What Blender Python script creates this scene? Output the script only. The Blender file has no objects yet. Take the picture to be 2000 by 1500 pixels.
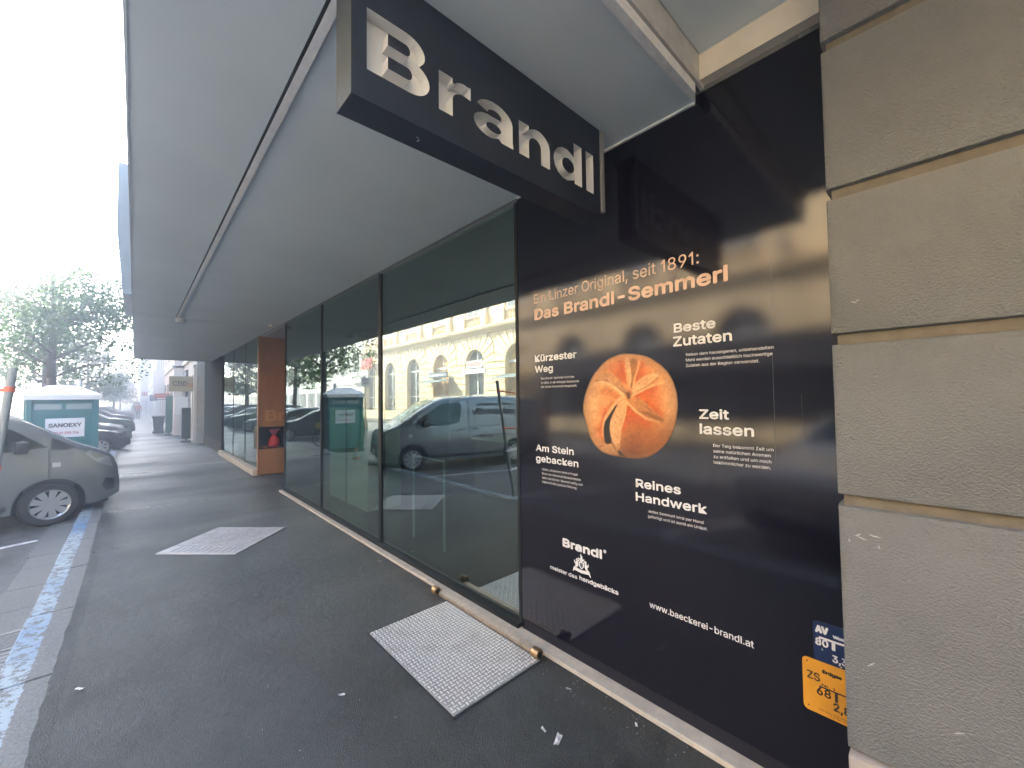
import bpy, bmesh, math, random, os
import numpy as np
from mathutils import Vector, Matrix
from mathutils.geometry import tessellate_polygon

R = math.radians
sc = bpy.context.scene
COL = sc.collection

# ------------------------------------------------------------------ camera
CAM_H = 1.75
yaw, pitch, roll = R(42.8), R(1.96), R(0.74)
fw0 = Vector((math.sin(yaw), math.cos(yaw), 0)); r0 = Vector((math.cos(yaw), -math.sin(yaw), 0)); u0 = Vector((0, 0, 1))
fw = fw0*math.cos(pitch) + u0*math.sin(pitch)
up = u0*math.cos(pitch) - fw0*math.sin(pitch)
RT = r0*math.cos(roll) - up*math.sin(roll)
UP = up*math.cos(roll) + r0*math.sin(roll)
cam = bpy.data.cameras.new('camera')
cam.sensor_fit = 'HORIZONTAL'; cam.sensor_width = 36; cam.lens = 36*795/2000
cam.clip_start = 0.05; cam.clip_end = 3000
cam_ob = bpy.data.objects.new('camera', cam); COL.objects.link(cam_ob)
M = Matrix((RT, UP, -fw)).transposed().to_4x4(); M.translation = Vector((0, 0, CAM_H))
cam_ob.matrix_world = M
sc.camera = cam_ob

# ------------------------------------------------------------------ light
SUN_AZ, SUN_EL = R(29), R(36)       # azimuth from +Y (down the street) towards +X
w = bpy.data.worlds.new('World'); sc.world = w; w.use_nodes = True
nt = w.node_tree; bgn = nt.nodes['Background']
sky = nt.nodes.new('ShaderNodeTexSky'); sky.sky_type = 'NISHITA'; sky.sun_disc = False
sky.sun_elevation = SUN_EL; sky.sun_rotation = SUN_AZ; sky.air_density = 1.0; sky.dust_density = 2.4; sky.ozone_density = .5
nt.links.new(sky.outputs[0], bgn.inputs[0]); bgn.inputs[1].default_value = 0.15
sun = bpy.data.lights.new('sun', 'SUN'); sun.energy = 5.0; sun.angle = R(0.5); sun.color = (1, .93, .82)
sun_ob = bpy.data.objects.new('sun', sun); COL.objects.link(sun_ob)
S = Vector((math.sin(SUN_AZ)*math.cos(SUN_EL), math.cos(SUN_AZ)*math.cos(SUN_EL), math.sin(SUN_EL)))
sun_ob.rotation_euler = S.to_track_quat('Z', 'Y').to_euler(); sun_ob.location = S*60
vs = sc.view_settings; vs.view_transform = 'Standard'; vs.look = 'None'; vs.gamma = 1; vs.use_curve_mapping = False
vs.exposure = 3.95
sc.cycles.max_bounces = 10; sc.cycles.transparent_max_bounces = 12
sc.cycles.sample_clamp_indirect = 6
sc.cycles.caustics_reflective = False; sc.cycles.caustics_refractive = False

# ------------------------------------------------------------------ materials
def pm(name, c, c2=None, scale=4, detail=6, rough=.6, rough2=None, metal=0, bump=0, bscale=40, bdist=.01, spec=.5, coat=0, c_lo=.35, c_hi=.65, stretch=None, voro=0, emit=None, nrough=.6):
    m = bpy.data.materials.new(name); m.use_nodes = True
    t = m.node_tree; b = t.nodes['Principled BSDF']; L = t.links.new
    b.inputs['Base Color'].default_value = (*c, 1); b.inputs['Roughness'].default_value = rough
    b.inputs['Metallic'].default_value = metal; b.inputs['Specular IOR Level'].default_value = spec
    b.inputs['Coat Weight'].default_value = coat; b.inputs['Coat Roughness'].default_value = .05
    co = t.nodes.new('ShaderNodeTexCoord'); src = co.outputs['Object']
    if stretch:
        mp = t.nodes.new('ShaderNodeMapping'); mp.inputs['Scale'].default_value = stretch
        L(src, mp.inputs[0]); src = mp.outputs[0]
    if c2 or rough2 is not None:
        n = t.nodes.new('ShaderNodeTexNoise'); n.inputs['Scale'].default_value = scale; n.inputs['Detail'].default_value = detail; n.inputs['Roughness'].default_value = nrough
        L(src, n.inputs['Vector'])
        mr = t.nodes.new('ShaderNodeMapRange'); mr.inputs[1].default_value = c_lo; mr.inputs[2].default_value = c_hi
        L(n.outputs[0], mr.inputs[0])
        if c2:
            mx = t.nodes.new('ShaderNodeMix'); mx.data_type = 'RGBA'
            mx.inputs[6].default_value = (*c, 1); mx.inputs[7].default_value = (*c2, 1)
            L(mr.outputs[0], mx.inputs[0]); L(mx.outputs[2], b.inputs['Base Color'])
        if rough2 is not None:
            m2 = t.nodes.new('ShaderNodeMapRange'); m2.inputs[3].default_value = rough; m2.inputs[4].default_value = rough2
            L(mr.outputs[0], m2.inputs[0]); L(m2.outputs[0], b.inputs['Roughness'])
    if bump:
        n2 = t.nodes.new('ShaderNodeTexVoronoi' if voro else 'ShaderNodeTexNoise'); n2.inputs['Scale'].default_value = bscale
        if not voro: n2.inputs['Detail'].default_value = 4
        L(src, n2.inputs['Vector'])
        bp = t.nodes.new('ShaderNodeBump'); bp.inputs['Strength'].default_value = bump; bp.inputs['Distance'].default_value = bdist
        L(n2.outputs[0], bp.inputs['Height']); L(bp.outputs[0], b.inputs['Normal'])
    if emit:
        b.inputs['Emission Color'].default_value = (*c, 1); b.inputs['Emission Strength'].default_value = emit
    return m

def glass(name, tint, ior=1.9, rough=0.0, solid=False):
    """coated shop glass: clear tinted pane under a mirror-like coating"""
    m = bpy.data.materials.new(name); m.use_nodes = True; t = m.node_tree; t.nodes.clear(); L = t.links.new
    o = t.nodes.new('ShaderNodeOutputMaterial'); mx = t.nodes.new('ShaderNodeMixShader')
    tr = t.nodes.new('ShaderNodeBsdfTransparent'); tr.inputs[0].default_value = (*tint, 1)
    gl = t.nodes.new('ShaderNodeBsdfGlossy'); gl.inputs['Roughness'].default_value = rough; gl.inputs[0].default_value = (.88, 1, .95, 1)
    fr = t.nodes.new('ShaderNodeFresnel'); fr.inputs[0].default_value = ior
    if solid:   # panes modelled with thickness: only the faces met from outside the glass reflect
        ge = t.nodes.new('ShaderNodeNewGeometry'); iv = t.nodes.new('ShaderNodeMath'); iv.operation = 'SUBTRACT'; iv.inputs[0].default_value = 1; L(ge.outputs['Backfacing'], iv.inputs[1])
        mu = t.nodes.new('ShaderNodeMath'); mu.operation = 'MULTIPLY'; L(fr.outputs[0], mu.inputs[0]); L(iv.outputs[0], mu.inputs[1]); L(mu.outputs[0], mx.inputs[0])
    else: L(fr.outputs[0], mx.inputs[0])
    L(tr.outputs[0], mx.inputs[1]); L(gl.outputs[0], mx.inputs[2]); L(mx.outputs[0], o.inputs[0])
    return m

def leafmat(name, c, c2):
    m = bpy.data.materials.new(name); m.use_nodes = True; t = m.node_tree; t.nodes.clear(); L = t.links.new
    o = t.nodes.new('ShaderNodeOutputMaterial'); mx = t.nodes.new('ShaderNodeMixShader'); mx.inputs[0].default_value = .45
    d = t.nodes.new('ShaderNodeBsdfDiffuse'); tl = t.nodes.new('ShaderNodeBsdfTranslucent')
    g = t.nodes.new('ShaderNodeNewGeometry'); cm = t.nodes.new('ShaderNodeMix'); cm.data_type = 'RGBA'
    cm.inputs[6].default_value = (*c, 1); cm.inputs[7].default_value = (*c2, 1)
    L(g.outputs['Random Per Island'], cm.inputs[0]); L(cm.outputs[2], d.inputs[0]); L(cm.outputs[2], tl.inputs[0])
    L(d.outputs[0], mx.inputs[1]); L(tl.outputs[0], mx.inputs[2]); L(mx.outputs[0], o.inputs[0])
    return m

# ------------------------------------------------------------------ mesh helpers
class MB:
    def __init__(s): s.v = []; s.f = []; s.m = []; s.mi = 0
    def add(s, vs, fs):
        o = len(s.v); s.v += [tuple(p) for p in vs]
        for f in fs: s.f.append(tuple(i+o for i in f)); s.m.append(s.mi)
        return s
    def box(s, x0, x1, y0, y1, z0, z1):
        v = [(x, y, z) for z in (z0, z1) for y in (y0, y1) for x in (x0, x1)]
        return s.add(v, [(0, 2, 3, 1), (4, 5, 7, 6), (0, 1, 5, 4), (2, 6, 7, 3), (0, 4, 6, 2), (1, 3, 7, 5)])
    def bevbox(s, x0, x1, y0, y1, z0, z1, b=.01):
        bm = bmesh.new(); bmesh.ops.create_cube(bm, size=1)
        for v in bm.verts: v.co = Vector(((x0+x1)/2+v.co.x*(x1-x0), (y0+y1)/2+v.co.y*(y1-y0), (z0+z1)/2+v.co.z*(z1-z0)))
        bmesh.ops.bevel(bm, geom=bm.edges[:], offset=b, segments=2, affect='EDGES', profile=.6)
        bm.verts.index_update(); s.add([v.co for v in bm.verts], [[v.index for v in f.verts] for f in bm.faces]); bm.free(); return s
    def quad(s, a, b, c, d): return s.add([a, b, c, d], [(0, 1, 2, 3)])
    def tube(s, p0, p1, ra, rb=None, n=10, cap=True):
        rb = ra if rb is None else rb
        p0 = Vector(p0); p1 = Vector(p1); d = (p1-p0).normalized()
        a = d.orthogonal().normalized(); b = d.cross(a)
        v = []
        for p, r in ((p0, ra), (p1, rb)):
            v += [p+(a*math.cos(2*math.pi*i/n)+b*math.sin(2*math.pi*i/n))*r for i in range(n)]
        f = [(i, (i+1) % n, n+(i+1) % n, n+i) for i in range(n)]
        if cap: f += [tuple(range(n-1, -1, -1)), tuple(range(n, 2*n))]
        return s.add(v, f)
    def path(s, pts, rs, n=8):
        for i in range(len(pts)-1): s.tube(pts[i], pts[i+1], rs[i], rs[i+1], n)
        return s
    def lathe(s, prof, c=(0, 0, 0), n=20, axis='z', closed=False):
        v = []; k = len(prof)
        for i in range(n):
            a = 2*math.pi*i/n
            for r, h in prof:
                p = (r*math.cos(a), r*math.sin(a), h)
                if axis == 'y': p = (p[0], h, p[1])
                if axis == 'x': p = (h, p[0], p[1])
                v.append((c[0]+p[0], c[1]+p[1], c[2]+p[2]))
        f = []
        for i in range(n):
            j = (i+1) % n
            for q in range(k if closed else k-1):
                q2 = (q+1) % k
                f.append((i*k+q, j*k+q, j*k+q2, i*k+q2))
        return s.add(v, f)
    def prism(s, poly, p0, ax, ay, az, depth):
        """poly of 2D points (may be concave) in the frame p0+ax*u+ay*v, extruded along az by depth"""
        p0 = Vector(p0); ax = Vector(ax); ay = Vector(ay); az = Vector(az)
        n = len(poly)
        a = [p0+ax*u+ay*v for u, v in poly]; b = [p+az*depth for p in a]
        tri = tessellate_polygon([[Vector((u, v, 0)) for u, v in poly]])
        f = [tuple(t) for t in tri]+[tuple(i+n for i in reversed(t)) for t in tri]
        f += [(i, (i+1) % n, n+(i+1) % n, n+i) for i in range(n)]
        return s.add(a+b, f)
    def grid(s, fn, nu, nv):
        v = [fn(i/nu, j/nv) for i in range(nu+1) for j in range(nv+1)]
        f = [(i*(nv+1)+j, (i+1)*(nv+1)+j, (i+1)*(nv+1)+j+1, i*(nv+1)+j+1) for i in range(nu) for j in range(nv)]
        return s.add(v, f)
    def build(s, name, mats, parent=None, smooth=False, fixn=True):
        me = bpy.data.meshes.new(name); me.from_pydata(s.v, [], s.f)
        mats = mats if isinstance(mats, (list, tuple)) else [mats]
        for m in mats: me.materials.append(m)
        if len(mats) > 1:
            for p, i in zip(me.polygons, s.m): p.material_index = i
        if fixn:
            bm = bmesh.new(); bm.from_mesh(me)
            bmesh.ops.recalc_face_normals(bm, faces=bm.faces); bm.to_mesh(me); bm.free()
        if smooth:
            for p in me.polygons: p.use_smooth = True
            if smooth != True: me.set_sharp_from_angle(angle=R(smooth))
        o = bpy.data.objects.new(name, me); COL.objects.link(o)
        if parent: o.parent = parent
        return o

def tag(o, label=None, cat=None, group=None, kind=None):
    if label: o['label'] = label
    if cat: o['category'] = cat
    if group: o['group'] = group
    if kind: o['kind'] = kind
    return o
def empty(name, loc, label, cat, group=None, rz=0, rx=0, ry=0):
    o = bpy.data.objects.new(name, None); COL.objects.link(o); o.location = loc; o.rotation_euler = (rx, ry, rz); o.empty_display_size = .2
    return tag(o, label, cat, group)
def copy_tree(o, parent=None):
    c = o.copy(); COL.objects.link(c); c.parent = parent
    for ch in list(o.children): copy_tree(ch, c)
    return c

# ---- lettering (plain grotesk from Blender's own interface font, made into mesh)
try: FONT = bpy.data.fonts.load(os.path.join(bpy.utils.system_resource('DATAFILES', path='fonts'), 'Inter.woff2'))
except Exception: FONT = None
def raw_text(txt):
    c = bpy.data.curves.new('letters', 'FONT'); c.body = txt; c.size = 1; c.resolution_u = 3
    if FONT: c.font = FONT
    o = bpy.data.objects.new('letters', c); COL.objects.link(o)
    dg = bpy.context.evaluated_depsgraph_get(); me = bpy.data.meshes.new_from_object(o.evaluated_get(dg))
    vs = [v.co.copy() for v in me.vertices]; fs = [tuple(p.vertices) for p in me.polygons]
    bpy.data.objects.remove(o); bpy.data.curves.remove(c); bpy.data.meshes.remove(me)
    return vs, fs
CHARS = {}; CAPH = []
def cap_h():
    if not CAPH: CAPH.append(max(v.y for v in raw_text('B')[0]))
    return CAPH[0]
def char_geo(ch):
    """mesh and advance width of one character; plain stems for l, I and 1"""
    if ch in CHARS: return CHARS[ch]
    if ch in 'lI1':
        H = cap_h(); t = .125*H; h = max(v.y for v in raw_text('d')[0]) if ch == 'l' else H
        if ch == '1': a_ = .30*H; r = ([Vector(p) for p in ((a_, 0, 0), (a_+t, 0, 0), (a_+t, h, 0), (a_, h, 0), (a_, h*.86, 0), (.08*H, h*.77, 0), (.08*H, h*.66, 0), (a_, h*.75, 0))], [(0, 1, 2, 3), (4, 7, 6, 5), (3, 4, 5)], .58*H)
        else: r = ([Vector(p) for p in ((.10*H, 0, 0), (.10*H+t, 0, 0), (.10*H+t, h, 0), (.10*H, h, 0))], [(0, 1, 2, 3)], .32*H)
    else:
        vs, fs = raw_text(ch) if ch != ' ' else ([], [])
        bar0 = min(v.x for v in raw_text('|')[0]); both = raw_text(ch+'|')[0]
        r = (vs, fs, max(v.x for v in both)-max(v.x for v in raw_text('|')[0]))
    CHARS[ch] = r; return r
def text_geo(txt):
    V, F, x = [], [], 0
    for ch in txt:
        vs, fs, ad_ = char_geo(ch); o = len(V); V += [Vector((v.x+x, v.y, 0)) for v in vs]; F += [tuple(i+o for i in f) for f in fs]; x += ad_
    return V, F
def lettering(name, txt, origin, ax, ay, az, width, cap, mat, parent, bold=0.0, n=None, lift=.0006):
    """one line of writing: origin = left end of the baseline, ax/ay/az = right, up, out; width and capital height in metres"""
    vs, fs = text_geo(txt)
    x0 = min(v.x for v in vs); x1 = max(v.x for v in vs)
    sx = (width-2*bold)/(x1-x0); sy = (cap-2*bold)/cap_h()
    ax, ay, az, O = Vector(ax), Vector(ay), Vector(az), Vector(origin)
    mb = MB(); k = 0
    if n is None: n = 0 if bold == 0 else 8
    offs = [(0, 0)]+[(math.cos(2*math.pi*i/n)*bold, math.sin(2*math.pi*i/n)*bold) for i in range(n)]
    for dx, dy in offs:
        for f in fs:
            k += 1
            mb.add([O+ax*((vs[i].x-x0)*sx+bold+dx)+ay*(vs[i].y*sy+bold+dy)+az*(lift+1.2e-5*(k % 37)) for i in f], [tuple(range(len(f)))])
    return mb.build(name, mat, parent, fixn=False)

# ------------------------------------------------------------------ material palette
m_soffit = pm('soffit_paint', (.70, .765, .77), (.60, .665, .67), c_lo=.3, c_hi=.8, scale=.9, detail=9, rough=.8, bump=.25, bscale=220, bdist=.003)
m_trim = pm('white_trim', (.62, .61, .58), (.5, .49, .46), scale=9, rough=.55)
m_railw = pm('rail_white', (.86, .86, .84), (.74, .74, .72), scale=14, rough=.5)
m_cream = pm('cream_band', (.74, .66, .54), (.66, .58, .46), scale=5, rough=.7)
def filmmat():
    m = bpy.data.materials.new('navy_film'); m.use_nodes = True; t = m.node_tree; t.nodes.clear(); L = t.links.new
    o = t.nodes.new('ShaderNodeOutputMaterial'); mx = t.nodes.new('ShaderNodeMixShader'); fr = t.nodes.new('ShaderNodeFresnel'); fr.inputs[0].default_value = 1.6
    d = t.nodes.new('ShaderNodeBsdfDiffuse'); d.inputs[0].default_value = (.008, .008, .014, 1)
    g = t.nodes.new('ShaderNodeBsdfGlossy'); g.distribution = 'BECKMANN'; g.inputs['Roughness'].default_value = .10
    co = t.nodes.new('ShaderNodeTexCoord'); n = t.nodes.new('ShaderNodeTexNoise'); n.inputs['Scale'].default_value = 1.6; n.inputs['Detail'].default_value = 0
    bp = t.nodes.new('ShaderNodeBump'); bp.inputs['Strength'].default_value = .05; bp.inputs['Distance'].default_value = .03
    L(co.outputs['Object'], n.inputs['Vector']); L(n.outputs[0], bp.inputs['Height']); L(bp.outputs[0], g.inputs['Normal'])
    L(fr.outputs[0], mx.inputs[0]); L(d.outputs[0], mx.inputs[1]); L(g.outputs[0], mx.inputs[2]); L(mx.outputs[0], o.inputs[0]); return m
m_film = filmmat()
m_signnavy = pm('navy_lacquer', (.020, .027, .042), (.017, .022, .036), scale=20, rough=.42)
m_letterlight = pm('letter_silver', (.76, .765, .77), rough=.36, metal=.15)
m_gloss = glass('shop_glass', (.42, .55, .50), 3.1, solid=True)
m_clear = glass('vitrine_glass', (.95, .97, .96), 1.35, solid=True)
m_black = pm('black_steel', (.012, .014, .015), rough=.6, spec=.2)
m_print = pm('white_print', (.60, .59, .585), rough=.4)
m_printp = pm('peach_print', (.60, .40, .29), rough=.4)
m_wood = pm('orange_wood', (.35, .16, .058), (.20, .095, .038), scale=3, rough=.4, stretch=(1, 1, .25))
m_woodlet = pm('light_wood', (.44, .22, .09), rough=.4)
m_stone = pm('sill_stone', (.46, .41, .34), (.36, .32, .27), scale=14, rough=.7, bump=.3, bscale=90, bdist=.004)
m_plaster = pm('pilaster_plaster', (.178, .183, .177), (.142, .146, .142), scale=1.6, rough=.95, bump=1.0, bscale=125, bdist=.011, stretch=(1, .9, 1.15))
m_groove = pm('groove_sand', (.15, .128, .092), (.115, .098, .07), scale=20, rough=.9, bump=.5, bscale=160, bdist=.004)
m_plinth = pm('plinth_plaster', (.36, .31, .27), (.30, .26, .23), scale=6, rough=.9, bump=.5, bscale=60, bdist=.006)
m_steelplate = pm('galvanised_plate', (.40, .395, .39), (.30, .295, .29), scale=9, rough=.45, metal=.5)
m_tread = pm('worn_tread', (.72, .71, .69), (.40, .39, .37), scale=7, c_lo=.5, c_hi=.78, rough=.35, metal=.5)
m_brass = pm('brass', (.45, .30, .16), (.22, .14, .08), scale=40, rough=.35, metal=.9)
m_chrome = pm('chrome', (.7, .7, .7), rough=.15, metal=1)
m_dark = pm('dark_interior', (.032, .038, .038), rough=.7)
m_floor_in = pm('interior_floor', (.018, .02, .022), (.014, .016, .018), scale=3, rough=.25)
m_cab = pm('pale_cabinet', (.80, .84, .66), rough=.5)
m_kerb = pm('granite_kerb', (.175, .178, .17), (.105, .108, .104), scale=60, rough=.92, spec=.15, bump=.5, bscale=120, bdist=.006)
m_tyre = pm('tyre_rubber', (.02, .02, .021), rough=.8)
m_rim = pm('rim_silver', (.48, .49, .49), rough=.35, metal=.6)
m_carglass = glass('car_glass', (.30, .36, .34), 1.5)
m_under = pm('underbody_black', (.012, .012, .013), rough=.8)
m_lamp = pm('lamp_glass', (.22, .23, .235), rough=.08, spec=.8)
m_red = pm('red_lens', (.45, .03, .02), rough=.15)
m_plate = pm('number_plate_white', (.75, .75, .75), rough=.4)
m_trunk = pm('bark', (.10, .085, .07), (.06, .05, .04), scale=12, rough=.9, bump=.8, bscale=25, bdist=.03)
m_leaf = leafmat('leaf_green', (.045, .10, .035), (.09, .15, .045))
m_leaf2 = leafmat('leaf_deep', (.035, .085, .035), (.07, .125, .05))
m_teal = pm('teal_plastic', (.035, .185, .18), (.03, .16, .16), scale=3, rough=.45)
m_white = pm('white_plastic', (.74, .74, .75), rough=.45)
m_post = pm('weathered_post', (.30, .31, .28), (.22, .23, .21), scale=14, rough=.85, stretch=(6, 6, 1), bump=.3, bscale=30)
m_orange = pm('orange_strap', (.62, .13, .06), rough=.6)
m_blue = pm('blue_enamel', (.012, .025, .075), rough=.3)
m_yellow = pm('yellow_enamel', (.60, .27, .025), (.53, .24, .025), scale=10, rough=.38)
m_ink = pm('black_print', (.02, .018, .016), rough=.5)
m_paper = pm('white_paper', (.46, .45, .43), rough=.7)

# sidewalk asphalt: mottled, worn, with cross bands and stains
def asphalt(name, dark, light, rlo, rhi, banded=True):
    m = bpy.data.materials.new(name); m.use_nodes = True; t = m.node_tree; b = t.nodes['Principled BSDF']; L = t.links.new
    co = t.nodes.new('ShaderNodeTexCoord')
    def noise(scale, detail=5, st=(1, 1, 1), rough=.6):
        mp = t.nodes.new('ShaderNodeMapping'); mp.inputs['Scale'].default_value = st; L(co.outputs['Object'], mp.inputs[0])
        n = t.nodes.new('ShaderNodeTexNoise'); n.inputs['Scale'].default_value = scale; n.inputs['Detail'].default_value = detail; n.inputs['Roughness'].default_value = rough
        L(mp.outputs[0], n.inputs['Vector']); return n.outputs[0]
    def mrange(s, a, c, lo=0, hi=1):
        r = t.nodes.new('ShaderNodeMapRange'); r.inputs[1].default_value = a; r.inputs[2].default_value = c; r.inputs[3].default_value = lo; r.inputs[4].default_value = hi
        L(s, r.inputs[0]); return r.outputs[0]
    def math_(op, a, c):
        n = t.nodes.new('ShaderNodeMath'); n.operation = op
        for i, q in enumerate((a, c)):
            if isinstance(q, (int, float)): n.inputs[i].default_value = q
            else: L(q, n.inputs[i])
        return n.outputs[0]
    big = mrange(noise(.9, 6, (1, .7, 1)), .32, .68)
    band = mrange(noise(1.1, 4, (.18, 1.3, 1)), .25, .75)
    fine = mrange(noise(150, 3), .3, .7); mid = mrange(noise(14, 7, (1, 1, 1), .7), .3, .7)
    fac = math_('ADD', math_('MULTIPLY', big, .40), math_('ADD', math_('MULTIPLY', band, .20 if banded else 0), math_('ADD', math_('MULTIPLY', fine, .22), math_('MULTIPLY', mid, .18))))
    mx = t.nodes.new('ShaderNodeMix'); mx.data_type = 'RGBA'; mx.inputs[6].default_value = (*dark, 1); mx.inputs[7].default_value = (*light, 1)
    L(fac, mx.inputs[0])
    # pale grit specks
    sp = mrange(noise(150, 1), .70, .76); mx2 = t.nodes.new('ShaderNodeMix'); mx2.data_type = 'RGBA'; mx2.inputs[7].default_value = (.2, .2, .195, 1)
    L(math_('MULTIPLY', sp, .5), mx2.inputs[0]); L(mx.outputs[2], mx2.inputs[6]); L(mx2.outputs[2], b.inputs['Base Color'])
    # dark stains, gum spots, and an older, paler surface further along
    st = mrange(noise(1.3, 8, (1, 1, 1), .7), .46, .80); st2 = mrange(noise(5.5, 8, (1, .6, 1), .75), .50, .80)
    vo = t.nodes.new('ShaderNodeTexVoronoi'); vo.inputs['Scale'].default_value = 3.3; L(co.outputs['Object'], vo.inputs['Vector']); gum = mrange(vo.outputs['Distance'], .075, .055)
    sep = t.nodes.new('ShaderNodeSeparateXYZ'); L(co.outputs['Object'], sep.inputs[0])
    far = mrange(math_('ADD', sep.outputs[1], math_('MULTIPLY', noise(1.1, 4), .5)), 13.2, 13.3)
    dirt = mrange(math_('ADD', sep.outputs[0], math_('MULTIPLY', noise(6, 5), .22)), 2.0, 2.14)
    dk = math_('ADD', math_('MULTIPLY', st, .75), math_('ADD', math_('MULTIPLY', st2, .40), math_('MULTIPLY', dirt, .45)))
    mul = math_('ADD', math_('SUBTRACT', 1.0, dk), math_('ADD', math_('MULTIPLY', far, .35), math_('MULTIPLY', gum, -.35)))
    vm = t.nodes.new('ShaderNodeVectorMath'); vm.operation = 'SCALE'; L(mx2.outputs[2], vm.inputs[0]); L(mul, vm.inputs['Scale']); L(vm.outputs[0], b.inputs['Base Color'])
    soft = mrange(noise(.55, 2, (.5, 1.1, 1), .5), .3, .7); rf = math_('ADD', math_('MULTIPLY', soft, .6), math_('ADD', math_('MULTIPLY', band, .2), math_('MULTIPLY', mid, .2)))
    L(mrange(rf, .2, .8, rlo, rhi), b.inputs['Roughness'])
    bp = t.nodes.new('ShaderNodeBump'); bp.inputs['Strength'].default_value = .9; bp.inputs['Distance'].default_value = .009
    L(math_('ADD', math_('MULTIPLY', fine, .6), math_('MULTIPLY', mid, .8)), bp.inputs['Height']); L(bp.outputs[0], b.inputs['Normal'])
    b.inputs['Specular IOR Level'].default_value = .40
    return m
m_walk = asphalt('sidewalk_asphalt', (.008, .0105, .011), (.082, .090, .089), .24, .62)
m_road = asphalt('road_asphalt', (.09, .093, .094), (.15, .153, .152), .6, .8, False)

# ================================================================== GROUND
ZR = -0.13
tag(MB().quad((-400, -300, ZR), (400, -300, ZR), (400, 700, ZR), (-400, 700, ZR)).build('road', m_road), kind='structure')
g = MB()
ys = [-8+i*.1 for i in range(300)]+[22+i*4 for i in range(70)]
rnd = random.Random(3)
edge = [-.335+.010*math.sin(y_*1.3)+rnd.uniform(-.007, .007) for y_ in ys]
for i in range(len(ys)-1):
    g.quad((edge[i]+.05, ys[i], 0), (8, ys[i], 0), (8, ys[i+1], 0), (edge[i+1]+.05, ys[i+1], 0)); g.quad((edge[i]-.026, ys[i], .0125), (edge[i]+.05, ys[i], 0), (edge[i+1]+.05, ys[i+1], 0), (edge[i+1]-.026, ys[i+1], .0125)); g.quad((edge[i]-.026, ys[i], -.05), (edge[i]-.026, ys[i], .0125), (edge[i+1]-.026, ys[i+1], .0125), (edge[i+1]-.026, ys[i+1], -.05))
tag(g.build('sidewalk', m_walk), kind='structure')
# opposite sidewalk
tag(MB().box(-15, -10.2, -60, 300, ZR-.2, ZR+.12).build('far_sidewalk', m_walk), kind='structure')

# kerb stones with worn blue paint on the outer edge
def kerbmat():
    m = m_kerb.copy(); m.name = 'kerb_blue_paint'; t = m.node_tree; L = t.links.new; b = t.nodes['Principled BSDF']
    old = b.inputs['Base Color'].links[0].from_socket
    co = t.nodes.new('ShaderNodeTexCoord'); sep = t.nodes.new('ShaderNodeSeparateXYZ'); L(co.outputs['Object'], sep.inputs[0])
    n = t.nodes.new('ShaderNodeTexNoise'); n.inputs['Scale'].default_value = 15; n.inputs['Detail'].default_value = 9; n.inputs['Roughness'].default_value = .72
    L(co.outputs['Object'], n.inputs['Vector'])
    def M2(op, a, c):
        q = t.nodes.new('ShaderNodeMath'); q.operation = op
        for i, s_ in enumerate((a, c)):
            if isinstance(s_, (int, float)): q.inputs[i].default_value = s_
            else: L(s_, q.inputs[i])
        return q.outputs[0]
    edge_ = M2('ADD', sep.outputs[0], M2('MULTIPLY', M2('SUBTRACT', n.outputs[0], .5), .10))
    inpaint = M2('LESS_THAN', edge_, -.485)
    worn = M2('LESS_THAN', n.outputs[0], .525)
    n3 = t.nodes.new('ShaderNodeTexNoise'); n3.inputs['Scale'].default_value = .8; L(co.outputs['Object'], n3.inputs['Vector'])
    mxc = t.nodes.new('ShaderNodeMix'); mxc.data_type = 'RGBA'; mxc.inputs[6].default_value = (.26, .305, .33, 1); mxc.inputs[7].default_value = (.105, .18, .285, 1)
    mr = t.nodes.new('ShaderNodeMapRange'); mr.inputs[1].default_value = .47; mr.inputs[2].default_value = .68; L(n3.outputs[0], mr.inputs[0]); L(mr.outputs[0], mxc.inputs[0])
    mx = t.nodes.new('ShaderNodeMix'); mx.data_type = 'RGBA'; L(M2('MULTIPLY', inpaint, worn), mx.inputs[0]); L(old, mx.inputs[6]); L(mxc.outputs[2], mx.inputs[7])
    L(mx.outputs[2], b.inputs['Base Color']); return m
m_kerbp = kerbmat()
k = MB(); y = -8.0; rnd = random.Random(11)
while y < 60:
    ln = rnd.uniform(.95, 1.25); j = rnd.uniform(-.006, .006)
    k.bevbox(-.625+j, -.337+rnd.uniform(-.01, .006), y, y+ln-.012, -.3, .006+rnd.uniform(-.004, .004), .012); y += ln
k.box(-.62, -.337, 60, 300, -.3, .005)
tag(k.build('kerb', m_kerbp), kind='structure')
gt = MB(); y = -8.0
while y < 40:
    ln = rnd.uniform(.5, .9); gt.bevbox(-.93+rnd.uniform(-.012, .012), -.632, y, y+ln-.01, ZR-.05, ZR+.012+rnd.uniform(0, .004), .006); y += ln
tag(gt.build('gutter', m_kerb), kind='structure')
# oblique parking bay lines
TH = R(21)
hd = Vector((math.cos(TH), math.sin(TH), 0)); sd = Vector((-math.sin(TH), math.cos(TH), 0))
m_line = pm('road_paint', (.62, .63, .62), (.35, .36, .36), scale=18, rough=.7)
ml = MB()
for yb in [8.62+2.95*i for i in range(-4, 20)]:
    o = Vector((-.96, yb, ZR+.004)); a = sd*.05
    ml.quad(o-a, o+a, o+a-hd*4.8, o-a-hd*4.8)
tag(ml.build('bay_lines', m_line), kind='structure')
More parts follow.
